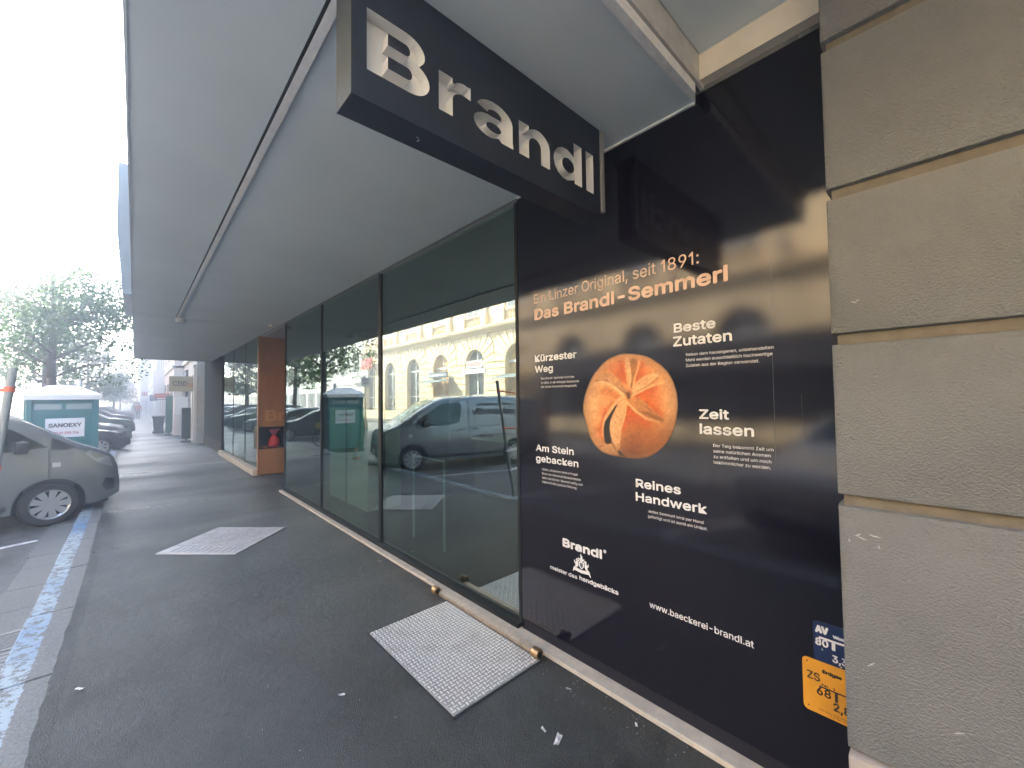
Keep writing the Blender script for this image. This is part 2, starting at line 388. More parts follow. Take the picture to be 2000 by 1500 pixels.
# street drain
dr = empty('street_drain', (-.80, 4.95, ZR), 'cast iron street drain with slotted grate in the gutter beside the kerb', 'drain')
f_ = MB(); f_.box(-.21, -.17, -.35, .35, 0, .022).box(.17, .165+.04, -.35, .35, 0, .022).box(-.17, .17, -.35, -.31, 0, .022).box(-.17, .17, .31, .35, 0, .022).box(-.17, .17, -.02, .02, .001, .0215)
m_iron = pm('cast_iron', (.16, .165, .165), (.10, .105, .105), scale=30, rough=.6, metal=.4)
f_.build('frame', m_iron, dr)
b_ = MB()
for i in range(9): b_.box(-.165, .165, .045+i*.029, .060+i*.029, .004, .02)
for i in range(4):
    b_.bevbox(-.15, -.02, -.29+i*.065, -.25+i*.065, .004, .02, .004); b_.bevbox(.02, .15, -.29+i*.065, -.25+i*.065, .004, .02, .004)
b_.build('grate', m_iron, dr)
MB().quad((-.17, -.31, .0025), (.17, -.31, .0025), (.17, .31, .0025), (-.17, .31, .0025)).build('pit', m_under, dr)

# ================================================================== BAKERY BUILDING
XW = 2.155; ZC = 3.30
bk = empty('bakery_building', (6, 8, 0), 'grey building with deep canopy over the dark glass shopfront', 'building')
def bkp(mb, name, m, **kw):
    o = mb.build(name, m, **kw); o.parent = bk; o.matrix_parent_inverse = Matrix.Translation((-6, -8, 0)); return o
XE = -.045      # street edge of the canopy
c = MB()
c.box(XE, XW, .87, 9.60, ZC, ZC+.4)
c.box(XE+.003, XW, 9.615, 19.5, ZC-.004, ZC+.4)
bkp(c, 'soffit', m_soffit)
c = MB(); c.box(XE, 12, .87, 19.5, ZC+.41, 6.95).box(XE-.012, XE-.001, .87, 19.5, ZC-.005, ZC+.4)
bkp(c, 'upper_storeys', m_soffit)
# shallow upper bay standing out over the street, tapered underneath
c = MB(); pr = [(-.23, 4.1), (-.335, 5.45), (-.335, 6.94), (XE-.02, 6.94), (XE-.02, 4.1)]
c.prism(pr, (0, 12, 0), (1, 0, 0), (0, 0, 1), (0, 1, 0), 3.2); bkp(c, 'oriel', pm('oriel_grey', (.085, .11, .125), rough=.7))
# joint rail in the soffit and the cross joint
c = MB(); c.box(.535, .57, 1.0, 9.55, ZC-.016, ZC-.001)
for i in range(9): c.tube((.552, 1.4+i*.95, ZC-.0185), (.552, 1.4+i*.95, ZC-.015), .008, n=8)
bkp(c, 'soffit_rail', m_railw)
c = MB(); c.box(.522, .533, 1.0, 9.55, ZC-.010, ZC-.001); bkp(c, 'joint_gap', m_black)
# near edge profile of the canopy
c = MB(); c.box(XE, 2.06, .83, .868, ZC-.022, ZC+.03); c.box(XE, 2.06, .845, .868, ZC+.03, ZC+.045)
for i in range(4): c.tube((1.9-i*.13, .848, ZC-.0245), (1.9-i*.13, .848, ZC-.021), .006, n=8)
bkp(c, 'canopy_edge_profile', m_railw)
c = MB(); c.box(2.14, XW+.004, .872, 2.24, ZC-.012, ZC-.002); bkp(c, 'wall_top_trim', m_railw)
# wall behind the film, and above
c = MB(); c.box(XW+.006, XW+.25, -4, 2.235, -.2, 3.9); bkp(c, 'wall', m_plaster)
# black steel sill and frames of shopfront
c = MB()
c.box(XW-.035, XW+.03, 2.26, 8.86, .028, .06)
bkp(c, 'shopfront_sill', m_black)
for yy, wd in ((4.66, .075), (6.76, .035), (8.88, .03), (2.262, .03)): bkp(MB().box(XW-.004, XW+.05, yy-wd/2, yy+wd/2, .061, ZC-.03), 'mullion', m_black)
for yy in (12.85, 14.65): bkp(MB().box(XW+.004, XW+.04, yy-.012, yy+.012, .14, ZC-.003), 'mullion', m_black)
for a, b in ((2.28, 4.62), (4.70, 6.74), (6.78, 8.865)):
    bkp(MB().box(XW+.008, XW+.022, a, b, .062, ZC-.031), 'window', m_gloss)
for a, b in ((11.25, 12.835), (12.865, 14.635), (14.665, 16.55)):
    bkp(MB().box(XW+.012, XW+.026, a, b, .142, ZC-.006), 'window', m_gloss)
# glass return into the recess
bkp(MB().box(XW+.03, 3.6, 8.87, 8.884, .062, ZC-.006), 'window', m_gloss)
# sill stone along the wall
c = MB(); c.bevbox(2.062, XW+.02, .33, 8.9, -.05, .027, .006); bkp(c, 'sill', m_stone)
c = MB(); c.bevbox(2.05, XW+.03, 11.2, 16.6, -.05, .14, .008); bkp(c, 'plinth', m_stone)
# recess: wood clad pier with vitrine, dark floor
c = MB()
YP = 11.1
c.box(2.125, 3.4, YP, 11.2, 1.135, ZC-.004); c.box(2.125, 3.4, YP, 11.2, 0.02, .615)
c.box(2.125, 2.142, YP+.0, 11.2, .616, 1.134); c.box(2.70, 3.4, YP, 11.2, .616, 1.134)
wd = bkp(c, 'wood_cladding', m_wood)
c = MB(); c.box(2.142, 2.70, 11.19, 11.6, .60, .62).box(2.142, 2.70, 11.19, 11.6, 1.13, 1.15).box(2.142, 2.70, 11.6, 11.62, .6, 1.15).box(2.142, 2.156, YP-.006, 11.6, .62, 1.13)
vt = bkp(c, 'vitrine', m_dark)
bkp(MB().box(2.15, 2.70, YP+.01, YP+.016, .62, 1.13), 'vitrine_pane', m_clear)
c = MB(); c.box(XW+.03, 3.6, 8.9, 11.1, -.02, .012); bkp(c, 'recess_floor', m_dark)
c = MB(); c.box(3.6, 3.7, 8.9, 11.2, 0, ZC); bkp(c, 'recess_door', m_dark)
lt = lettering('lettering', 'Br', (2.27, YP, 1.27), (1, 0, 0), (0, 0, 1), (0, -1, 0), .43, .27, m_woodlet, None, bold=.018, lift=.012); lt.parent = bk; lt.matrix_parent_inverse = Matrix.Translation((-6, -8, 0))
# shop interior shell
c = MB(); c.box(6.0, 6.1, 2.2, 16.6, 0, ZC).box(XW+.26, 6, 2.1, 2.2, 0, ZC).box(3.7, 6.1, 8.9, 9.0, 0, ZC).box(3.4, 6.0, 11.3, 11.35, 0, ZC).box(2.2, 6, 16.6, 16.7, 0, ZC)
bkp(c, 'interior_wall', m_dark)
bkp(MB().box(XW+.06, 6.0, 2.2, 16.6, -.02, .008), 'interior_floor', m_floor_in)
bkp(MB().box(XW+.06, 6.1, 2.1, 16.7, ZC-.02, ZC+.1), 'interior_ceiling', pm('interior_ceiling', (.3, .31, .31), rough=.8))
# dark end pier of the canopy
c = MB(); c.box(2.135, 2.4, 16.62, 21.3, .401, ZC+.3); bkp(c, 'end_panel', pm('dark_green_panel', (.030, .036, .034), (.024, .03, .028), scale=5, rough=.95, spec=.08))
c = MB(); c.box(2.12, 2.4, 16.60, 21.3, 0, .40); bkp(c, 'panel_base', pm('panel_base', (.07, .07, .062), rough=.95, spec=.1))
c = MB(); c.box(2.41, 12, 17.3, 21.3, 0, ZC+.4); bkp(c, 'end_wall', m_plinth)

# things inside the shop, seen through the glass
cb = empty('display_cabinet', (2.55, 6.75, 0), 'pale yellow cabinet standing behind the shop glass', 'cabinet')
MB().bevbox(0, .55, -.8, .8, .08, 1.62, .02).build('body', m_cab, cb)
MB().box(.03, .5, -.76, .76, 0, .08).build('base', m_black, cb)
MB().box(-.012, 0, -.02, .02, .1, 1.6).build('door_seam', m_black, cb)
rl = empty('rail_stand', (2.62, 4.35, 0), 'pale rail stand with two uprights inside the shop', 'rail')
for yy in (.35, -.35): MB().tube((0, yy, 0), (0, yy, 1.05), .015).build('upright', m_railw, rl)
MB().tube((0, -.35, 1.03), (0, .35, 1.03), .012).build('top_bar', m_railw, rl)
ct = empty('sales_counter', (4.6, 4.6, 0), 'long low sales counter deep inside the dim shop', 'counter')
MB().bevbox(0, .7, -1.9, 1.4, .1, 1.0, .02).build('body', m_wood, ct); MB().bevbox(-.05, .75, -1.95, 1.45, 1.0, 1.05, .01).build('worktop', m_cab, ct); MB().box(.04, .66, -1.86, 1.36, 0, .1).build('base', m_black, ct)
sh = empty('bread_shelf', (5.7, 4.5, 0), 'tall wooden bread shelf on the back wall of the shop', 'shelf')
for z_ in (1.2, 1.6, 2.0, 2.4): MB().box(-.15, .28, -1.8, 1.4, z_, z_+.03).build('board', m_wood, sh)
for y_ in (-1.8, -.2, 1.37): MB().box(-.14, .28, y_, y_+.03, .2, 2.6).build('upright', m_wood, sh)
# red pouch in the vitrine
rp = empty('gift_bag', (2.52, 11.35, .62), 'red tied gift bag inside the vitrine of the wooden pier', 'bag')
MB().lathe([(0, 0), (.11, .01), (.135, .1), (.12, .2), (.05, .27), (.03, .29)], n=16).build('pouch', pm('red_cloth', (.62, .05, .06), rough=.6), rp, smooth=True)
MB().lathe([(.03, .29), (.09, .38), (.12, .44), (.02, .42)], n=11).build('ruffle', pm('pink_paper', (.55, .12, .2), rough=.6), rp)
cks = MB(); rnd = random.Random(5)
for i in range(9): cks.lathe([(0, .012), (.03, .008), (.034, 0), (.03, -.008), (0, -.01)], (2.2+rnd.uniform(0, .17), 11.3+rnd.uniform(-.12, .12), .634+rnd.uniform(0, .03)), n=10)
tag(cks.build('pastries', pm('pastry', (.5, .26, .1), rough=.7)), 'small heap of biscuits beside the red bag in the vitrine', 'pastry')

# ================================================================== NEIGHBOUR with rusticated pilaster
nb = empty('neighbour_building', (4, -2, 0), 'building with rough beige rusticated pilaster in the right foreground', 'building')
def nbp(mb, name, m, **kw):
    o = mb.build(name, m, **kw); o.parent = nb; o.matrix_parent_inverse = Matrix.Translation((-4, 2, 0)); return o
XP = 1.905
joints = [1.36, 1.952, 2.50, 3.075, 3.62]
def course(z0, z1, yend):
    b = MB(); r = .012
    prof = [(XW, z0+.002), (XP+.03, z0+.002), (XP+r*.4, z0+r*.6), (XP, z0+r*1.6), (XP, z1-r*1.6), (XP+r*.4, z1-r*.6), (XP+.03, z1-.002), (XW, z1-.002)]
    n = 40
    rr = random.Random(int(z0*100))
    pts = []
    for i in range(n+1):
        yy = -4+(yend+4)*i/n
        ins = 0
        pts.append([(x+ins, yy, z) for x, z in prof])
    kk = len(prof)
    # rounded vertical corner at the street end
    for d_, ix in ((.006, .002), (.010, .006), (.012, .014)):
        pts.append([(max(x, XP+ix) if x < XP+.03 else x, yend+d_-.0, z) for x, z in prof])
    fs = [(i*kk+j, (i+1)*kk+j, (i+1)*kk+j+1, i*kk+j+1) for i in range(len(pts)-1) for j in range(kk-1)]
    fs += [tuple((len(pts)-1)*kk+j for j in range(kk))]
    b.add([p for q in pts for p in q], fs); return b
zz = .47
for j in joints:
    nbp(course(zz, j-.016, .288), 'rusticated_block', m_plaster, smooth=40); zz = j+.016
nbp(MB().box(XP+.028, XW, -4, .285, .47, 3.7), 'joint_core', m_groove)
m_scuff = pm('white_scuff', (.5, .49, .46), rough=.8); rnd = random.Random(31)
for yy, z_, ln, an in ((.235, 1.235, .03, .3), (.245, 1.245, .02, -.5), (.20, 1.25, .035, .1), (.19, 1.215, .012, 1.2), (.225, .80, .03, -.7), (.02, .685, .03, -.5), (.23, 2.08, .018, .4), (.22, 2.085, .012, -.2), (.27, 1.22, .012, 1.4)):
    w_ = MB(); n_ = 5; pts = []
    for i in range(n_+1):
        u = (i/n_-.5)*ln; hw_ = .0016*(1-abs(2*i/n_-1))+.0006*rnd.random(); wv = rnd.uniform(-.001, .001)
        for q in (-1, 1): pts.append((XP-.0012, yy+u*math.cos(an)-(q*hw_+wv)*math.sin(an), z_+u*math.sin(an)+(q*hw_+wv)*math.cos(an)))
    w_.add(pts, [(2*i, 2*i+1, 2*i+3, 2*i+2) for i in range(n_)]); nbp(w_, 'scuff_mark', m_scuff)
nbp(MB().bevbox(XP-.02, XW, -4, .296, -.05, .466, .012), 'plinth', m_plinth)
nbp(MB().box(XE, XW, -6, .82, 3.50, 3.6), 'soffit', m_soffit)
nbp(MB().box(XE, XW, .824, .842, ZC+.046, 3.7), 'canopy_riser', m_trim)
c = MB(); c.box(XW-.055, XW+.004, .30, .826, 3.365, 3.498); nbp(c, 'wall_band', m_cream)
nbp(MB().box(XE, 12, -40, .8, 3.62, 6.9).box(XW+.3, 12, -40, .8, 0, 3.6), 'upper_storeys', m_plinth)

# ================================================================== ADVERTISING WALL FILM
ad = empty('advertising_panel', (XW, 1.29, 0), 'glossy navy wall panel printed with bread roll and white lettering', 'advertisement')
IN = Matrix.Translation((-XW, -1.29, 0))
def adp(o): o.parent = ad; o.matrix_parent_inverse = IN; return o
adp(MB().box(XW, XW+.005, .29, 2.245, .028, 3.338).build('panel', m_film))
AX, AY, AZ = (0, -1, 0), (0, 0, 1), (-1, 0, 0)
def adtext(txt, yl, yr, z, cap, m=m_print, bold=0.0, n=None): adp(lettering('lettering', txt, (XW, yl, z), AX, AY, AZ, yl-yr, cap*.9, m, None, bold, n))
adtext('Ein Linzer Original, seit 1891:', 2.076, .876, 2.442, .076, m_printp, .0004, 4)
adtext('Das Brandl-Semmerl', 2.074, .737, 2.318, .092, m_printp, .0042)
adtext('Beste', 1.021, .802, 2.093, .056, bold=.0022); adtext('Zutaten', 1.026, .727, 2.018, .060, bold=.0022)
for t_, a, b, z in (('Neben dem hauseigenen, unbehandelten', .957, .551, 1.961), ('Mehl werden ausschließlich hochwertige', .958, .556, 1.932), ('Zutaten aus der Region verwendet.', .959, .611, 1.903)): adtext(t_, a, b, z, .017, bold=0)
adtext('Kürzester', 2.075, 1.69, 2.011, .056, bold=.0021); adtext('Weg', 2.076, 1.901, 1.933, .054, bold=.0021)
for t_, a, b, z in (('Das Brandl-Semmerl wird hier', 2.016, 1.711, 1.880), ('im Ofen, in der winzigen Backstube', 2.016, 1.674, 1.849), ('der Linzer Innenstadt hergestellt.', 2.017, 1.691, 1.820)): adtext(t_, a, b, z, .017, bold=0)
adtext('Zeit', .897, .752, 1.629, .055, bold=.0022); adtext('lassen', .896, .643, 1.551, .060, bold=.0022)
for t_, b, z in (('Der Teig bekommt Zeit um', .565, 1.489), ('seine natürlichen Aromen', .578, 1.461), ('zu entfalten und um noch', .576, 1.433), ('bekömmlicher zu werden.', .578, 1.405)): adtext(t_, .831, b, z, .017, bold=0)
adtext('Am Stein', 2.078, 1.728, 1.362, .053, bold=.0021); adtext('gebacken', 2.079, 1.691, 1.286, .053, bold=.0021)
for t_, b, z in (('Heiße Luft kommt nicht in Frage!', 1.70, 1.229), ('Durch die rotierende Backsteinplatte', 1.675, 1.199), ('bleibt das Brandl-Semmerl saftig und', 1.662, 1.169), ('bekommt die typische Färbung.', 1.707, 1.140)): adtext(t_, 2.02, b, z, .017, bold=0)
adtext('Reines', 1.273, 1.005, 1.220, .055, bold=.0022); adtext('Handwerk', 1.275, .871, 1.142, .055, bold=.0022)
adtext('Jedes Semmerl wird per Hand', 1.199, .891, 1.089, .017, bold=0); adtext('gefertigt und ist somit ein Unikat.', 1.20, .871, 1.060, .017, bold=0)
adtext('Brandl', 1.839, 1.519, .735, .064, bold=.0045)
adp(MB().lathe([(0, 0), (.011, 0)], (XW-.0006, 1.498, .789), 14, 'x').build('trade_mark_dot', pm('grey_print', (.45, .45, .5), rough=.4)))
adtext('meister des', 1.955, 1.718, .550, .030, bold=.0011, n=4); adtext('handgebäcks', 1.70, 1.406, .553, .032, bold=.0018, n=6)
adtext('www.baeckerei-brandl.at', 1.204, .673, .556, .038, bold=.0008, n=4)
# crest: helmet over shield between two lions, on a ribbon
cr = MB(); k = 0
def cpoly(pts, mi=0):
    global k
    k += 1; cr.mi = mi
    p = [(1.682-a, .612+b) for a, b in pts]; tri = tessellate_polygon([[Vector((a, b, 0)) for a, b in p]])
    cr.add([(XW-.0006-k*2e-5, a, b) for a, b in p], [tuple(t) for t in tri])
def circ(cx, cy, r, mi=0, n=9, sy=1): cpoly([(cx+r*math.cos(i*2*math.pi/n), cy+r*sy*math.sin(i*2*math.pi/n)) for i in range(n)], mi)
cpoly([(-.068, .004), (-.06, .018), (0, .008), (.06, .018), (.068, .004), (.055, -.006), (0, -.012), (-.055, -.006)])
cpoly([(.05, .0), (.075, -.022), (.066, .008)]); cpoly([(-.05, .0), (-.072, -.018), (-.066, .008)])
cpoly([(-.022, .06), (.022, .06), (.022, .033), (0, .012), (-.022, .033)])
cpoly([(-.013, .054), (.013, .054), (.012, .034), (0, .021), (-.012, .034)], 1)
circ(0, .073, .014); circ(.002, .092, .009); circ(-.004, .104, .006); cpoly([(-.02, .066), (-.026, .084), (-.012, .08)]); cpoly([(.02, .066), (.026, .084), (.012, .08)])
for sx in (-1, 1):
    circ(sx*.036, .04, .0105, sy=1.9); circ(sx*.034, .067, .009); cpoly([(sx*.03, .03), (sx*.044, .014), (sx*.054, .02), (sx*.04, .036)]); cpoly([(sx*.046, .03), (sx*.06, .05), (sx*.055, .066), (sx*.05, .05), (sx*.04, .036)])
    cpoly([(sx*.03, .055), (sx*.018, .064), (sx*.022, .07), (sx*.034, .064)]); circ(sx*.033, .066, .003, 1)
adp(cr.build('crest', [m_print, m_film], fixn=False))
# scratches in the film
m_seam = pm('film_seam', (.07, .075, .085), rough=.3)
for a, z0, z1, wd in ((.551, 2.10, 2.39, .0012), (.556, 1.46, 1.93, .0014), (.45, 1.53, 1.75, .0008), (1.93, 2.93, 3.05, .001)): adp(MB().box(XW-.0009, XW-.0003, a, a+wd, z0, z1).build('film_seam', m_seam))

# printed picture of a bread roll (flat print)
HM = [-3017.31471, -69.86624, 5191.89362, 371.74032, -3762.6023, 7183.13018, 0.52249, 0.02437]   # wall (y,z) -> picture units
OUT = [(560,72),(700,72),(860,95),(1000,165),(1130,270),(1220,400),(1275,560),(1295,720),(1285,880),(1250,1040),(1180,1190),(1080,1310),(960,1395),(840,1435),(720,1440),(630,1430),(560,1420),(400,1390),(290,1340),(200,1250),(140,1130),(95,980),(65,850),(60,740),(80,620),(120,500),(180,370),(260,260),(360,160),(460,105)]
def inv_h(u, v):
    a = HM; A = np.array([[a[0]-u*a[6], a[1]-u*a[7]], [a[3]-v*a[6], a[4]-v*a[7]]]); return np.linalg.solve(A, np.array([u-a[2], v-a[5]]))
def seg_dist(P, poly, closed=False):
    d = np.full(len(P), 1e9); n = len(poly)
    for i in range(n if closed else n-1):
        a = np.array(poly[i], float); b = np.array(poly[(i+1) % n], float); ab = b-a
        t = np.clip(((P-a)@ab)/(ab@ab), 0, 1); d = np.minimum(d, np.linalg.norm(P-a-t[:, None]*ab, axis=1))
    return d
def inside(P, poly):
    r = np.zeros(len(P), bool); n = len(poly)
    for i in range(n):
        (x1, y1), (x2, y2) = poly[i], poly[(i+1) % n]
        if y1 == y2: continue
        c_ = ((y1 > P[:, 1]) != (y2 > P[:, 1])) & (P[:, 0] < (x2-x1)*(P[:, 1]-y1)/(y2-y1)+x1); r ^= c_
    return r
def smoothpoly(p, n=4):
    m = len(p); o = []
    for i in range(m):
        p0, p1, p2, p3 = [np.array(p[(i+q) % m], float) for q in (-1, 0, 1, 2)]
        for j in range(n):
            t = j/n; o.append(tuple(.5*((2*p1)+(-p0+p2)*t+(2*p0-5*p1+4*p2-p3)*t*t+(-p0+3*p1-3*p2+p3)*t**3)))
    return o
OUTS = smoothpoly(OUT, 3)
NR, NT = 120, 240
ctr = np.array((660., 740.))
ang = np.linspace(0, 2*np.pi, NT, endpoint=False)
oa = np.array(OUTS)-ctr; th = np.arctan2(oa[:, 1], oa[:, 0]); rr_ = np.hypot(oa[:, 0], oa[:, 1]); od = np.argsort(th)
rad = np.interp(ang, np.concatenate([th[od]-2*np.pi, th[od], th[od]+2*np.pi]), np.tile(rr_[od], 3))
P = np.array([ctr+rad[j]*(i/NR)*np.array((np.cos(ang[j]), np.sin(ang[j]))) for i in range(NR+1) for j in range(NT)])
def mixc(c, col, a): return c*(1-a[:, None])+np.array(col)*a[:, None]
rng = np.random.RandomState(4)
def vnoise(P, s):
    G = rng.rand(64, 64); q = P/s; i = np.floor(q).astype(int); f = q-i; f = f*f*(3-2*f)
    g_ = lambda a, b: G[a % 64, b % 64]
    return (g_(i[:, 0], i[:, 1])*(1-f[:, 0])+g_(i[:, 0]+1, i[:, 1])*f[:, 0])*(1-f[:, 1])+(g_(i[:, 0], i[:, 1]+1)*(1-f[:, 0])+g_(i[:, 0]+1, i[:, 1]+1)*f[:, 0])*f[:, 1]
def blob(c, x, y, r, col, a): d = np.hypot(P[:, 0]-x, P[:, 1]-y)/r; return mixc(c, col, a*np.exp(-d*d))
PALE, ORG, DEEP, CRM, TAN, BRN, GAP = (.80, .50, .27), (.74, .36, .105), (.70, .235, .045), (.86, .60, .36), (.62, .36, .17), (.32, .14, .05), (.014, .009, .008)
cl = np.tile(np.array(PALE), (len(P), 1))
cl = blob(cl, 650, 560, 430, ORG, .22); cl = blob(cl, 740, 1020, 300, ORG, .75); cl = blob(cl, 230, 760, 190, CRM, .7); cl = blob(cl, 960, 250, 170, (.84, .52, .26), .6); cl = blob(cl, 1150, 700, 150, CRM, .5); cl = blob(cl, 470, 190, 120, (.84, .54, .30), .5)
for a in ((560, 330, 130, .8), (480, 250, 150, .35), (800, 330, 140, .75), (900, 590, 150, .85), (1000, 760, 130, .6), (680, 880, 130, .9), (880, 960, 120, .7), (660, 800, 90, .6), (330, 830, 80, .6), (290, 1050, 70, .6), (330, 700, 130, .3), (1000, 850, 90, .4)): cl = blob(cl, a[0], a[1], a[2], DEEP, a[3])
cl = blob(cl, 720, 1230, 220, (.42, .17, .06), .55); cl = blob(cl, 760, 1400, 260, (.33, .15, .06), .5); cl = blob(cl, 1010, 1270, 180, (.60, .28, .09), .5)
cl = blob(cl, 180, 650, 200, CRM, .4); cl = blob(cl, 1180, 820, 170, CRM, .35)
def pleat(c, poly, col, col2, soft=20, grain=26):
    ins = inside(P, smoothpoly(poly, 4)); d = seg_dist(P, smoothpoly(poly, 4), True)
    a = np.clip(np.where(ins, .5+d/soft, .5-d/soft), 0, 1); nn = np.clip(.55*vnoise(P, grain*.5)+.45*vnoise(P, grain*2.2)-.12, 0, 1)*.8
    return mixc(c, 0, a)+(np.array(col)*(1-nn[:, None])+np.array(col2)*nn[:, None])*a[:, None]
def ridge(c, line, wd, col, a=1.0, off=0):
    d = seg_dist(P, line); return mixc(c, col, a*np.exp(-(d/wd)**2))
cl = pleat(cl, [(612,130),(662,130),(682,260),(700,400),(664,540),(632,430),(606,260)], CRM, TAN)
cl = pleat(cl, [(678,150),(760,150),(745,330),(700,490),(676,500),(690,380),(682,260)], (.50,.26,.09), (.62,.36,.15))
cl = ridge(cl, [(795,170),(778,260),(735,370),(712,510)], 13, CRM, .9)
cl = pleat(cl, [(228,425),(300,360),(375,318),(450,340),(590,490),(620,590),(480,490),(370,425)], TAN, CRM, 16)
cl = ridge(cl, [(225,425),(370,425),(480,490),(615,595)], 12, BRN, .75)
cl = ridge(cl, [(330,560),(430,580),(520,640)], 50, DEEP, .45); cl = ridge(cl, [(560,180),(575,300),(590,420)], 32, DEEP, .7); cl = ridge(cl, [(830,200),(815,300),(770,420)], 32, DEEP, .7)
cl = ridge(cl, [(760,620),(880,570),(1000,520)], 34, DEEP, .75); cl = ridge(cl, [(880,690),(980,780),(1080,860)], 36, DEEP, .7); cl = ridge(cl, [(660,790),(760,900),(880,985)], 34, DEEP, .8); cl = ridge(cl, [(640,820),(625,950),(580,1080)], 26, DEEP, .75)
cl = ridge(cl, [(430,760),(350,860),(300,990),(290,1150)], 26, DEEP, .6)
cl = ridge(cl, [(185,478),(300,440),(420,470),(550,575),(606,618)], 26, CRM, .95)
cl = pleat(cl, [(715,505),(830,375),(1010,318),(1045,380),(900,490),(700,620)], CRM, TAN, 16)
cl = ridge(cl, [(1040,380),(900,495),(760,570)], 9, BRN, .5)
cl = ridge(cl, [(664,640),(800,565),(950,490),(1150,425)], 15, CRM, .9)
cl = pleat(cl, [(650,682),(800,660),(920,760),(1100,930),(1050,955),(800,840),(690,725)], TAN, (.74,.42,.16), 16, 18)
cl = ridge(cl, [(800,840),(900,850),(1000,900),(1085,930)], 28, (.30,.13,.03), .55); cl = ridge(cl, [(880,760),(960,830)], 14, BRN, .4)
cl = ridge(cl, [(630,705),(740,815),(880,915),(1040,962)], 17, CRM, .95)
cl = pleat(cl, [(590,672),(622,700),(612,860),(550,1050),(524,1335),(470,1290),(412,1185),(402,1020),(440,880),(520,735)], CRM, TAN, 16, 60)
cl = ridge(cl, [(622,700),(612,860),(555,1050),(528,1300)], 8, (.9,.66,.4), .7)
cl = ridge(cl, [(600,622),(500,692),(425,790),(365,880),(322,980),(312,1130)], 22, CRM, .9)
cl = ridge(cl, [(455,700),(360,800),(310,930),(295,1080),(318,1230)], 13, DEEP, .6)
cl = pleat(cl, [(500,745),(430,900),(408,1000),(408,1080),(432,1225),(350,1235),(328,1090),(342,970),(385,895),(470,765)], GAP, GAP, 14)
cl = pleat(cl, [(270,1325),(330,1268),(440,1255),(475,1330),(505,1395),(400,1392)], CRM, (.70,.42,.26), 16, 50)
cl = ridge(cl, [(250,1290),(320,1270)], 12, BRN, .5); cl = ridge(cl, [(430,1225),(475,1300)], 12, BRN, .7)
cl = pleat(cl, [(525,1330),(600,1395),(635,1432),(565,1418),(520,1370)], GAP, GAP, 10); cl = ridge(cl, [(505,1360),(530,1410),(575,1418)], 6, (.75,.7,.5), .8)
cl = blob(cl, 648, 600, 42, BRN, .9); cl = blob(cl, 655, 640, 22, (.12, .04, .02), .8)
ed = seg_dist(P, OUTS, True); cl = mixc(cl, (.84, .56, .34), .55*np.exp(-(ed/45)**2)); cl *= (1-.5*np.exp(-(ed/12)**2))[:, None]
cl *= (.93+.14*vnoise(P, 9)*1+.10*(vnoise(P, 60)-.5))[:, None]
cl = blob(cl, 1120, 1180, 330, (.40, .17, .05), .45); cl = blob(cl, 620, 1480, 330, (.25, .10, .035), .35)
cl *= (.66+.34*np.clip(ed/170, 0, 1)**.7)[:, None]; cl *= (1+.16*(vnoise(P, 22)-.5))[:, None]
cl = np.clip(cl, 0, 1)**1.75*.92
vs_ = [(XW-.0008, *inv_h(u, v)) for u, v in P]
fs_ = [(i*NT+j, i*NT+(j+1) % NT, (i+1)*NT+(j+1) % NT, (i+1)*NT+j) for i in range(NR) for j in range(NT)]
br = MB().add(vs_, fs_)
mb_ = bpy.data.materials.new('bread_print'); mb_.use_nodes = True; ca_ = mb_.node_tree.nodes.new('ShaderNodeVertexColor'); ca_.layer_name = 'ink'
mb_.node_tree.links.new(ca_.outputs[0], mb_.node_tree.nodes['Principled BSDF'].inputs['Base Color']); mb_.node_tree.nodes['Principled BSDF'].inputs['Roughness'].default_value = .3
bo = br.build('bread_picture', mb_, fixn=False)
at = bo.data.color_attributes.new('ink', 'FLOAT_COLOR', 'POINT')
at.data.foreach_set('color', np.concatenate([np.clip(cl, 0, 1), np.ones((len(P), 1))], 1).astype(np.float32).ravel())
adp(bo)

# utility marker plates at the right end of the film
def uplate(name, y0, y1, z0, z1, m, label, x):
    e = empty(name, (x, (y0+y1)/2, (z0+z1)/2), label, 'sign')
    w_, h_ = (y0-y1)/2, (z1-z0)/2; r_ = .018; pts = []
    for cx, cy, a0 in ((w_-r_, h_-r_, 0), (-w_+r_, h_-r_, 90), (-w_+r_, -h_+r_, 180), (w_-r_, -h_+r_, 270)):
        pts += [(cx+r_*math.cos(R(a0+18*i)), cy+r_*math.sin(R(a0+18*i))) for i in range(6)]
    MB().prism(pts, (0, 0, 0), (0, -1, 0), (0, 0, 1), (-1, 0, 0), .004).build('plate', m, e)
    return e
def utx(e, txt, u, v, wd, cap, m, bold=.0016, n=6): return lettering('lettering', txt, (-.004, -u, v), AX, AY, AZ, wd, cap, m, e, bold, n)
bp_ = uplate('utility_sign', .440, .29, .615, .782, m_blue, 'small dark blue water marker plate above the yellow plate', XW-.0012)
utx(bp_, 'AV', -.068, .036, .047, .032, m_print, .003, 8); utx(bp_, 'Wasser', -.008, .032, .066, .014, m_print, .002)
utx(bp_, '80', -.068, -.016, .045, .030, m_print); utx(bp_, '3,3', -.012, -.066, .050, .030, m_print)
MB().box(-.0052, -.0045, -.052, .055, .014, .022).build('mark_bar', m_print, bp_); MB().box(-.0052, -.0045, .000, .012, -.018, .0139).build('mark_stem', m_print, bp_)
for yy, z_ in ((.045, -.030), (-.042, -.040), (-.017, -.075)): MB().lathe([(0, 0), (.003, 0)], (-.0048, yy, z_), 8, 'x').build('dot', m_print, bp_)
yp_ = uplate('utility_sign', .482, .25, .396, .617, m_yellow, 'yellow gas marker plate mounted below the blue plate', XW-.006)
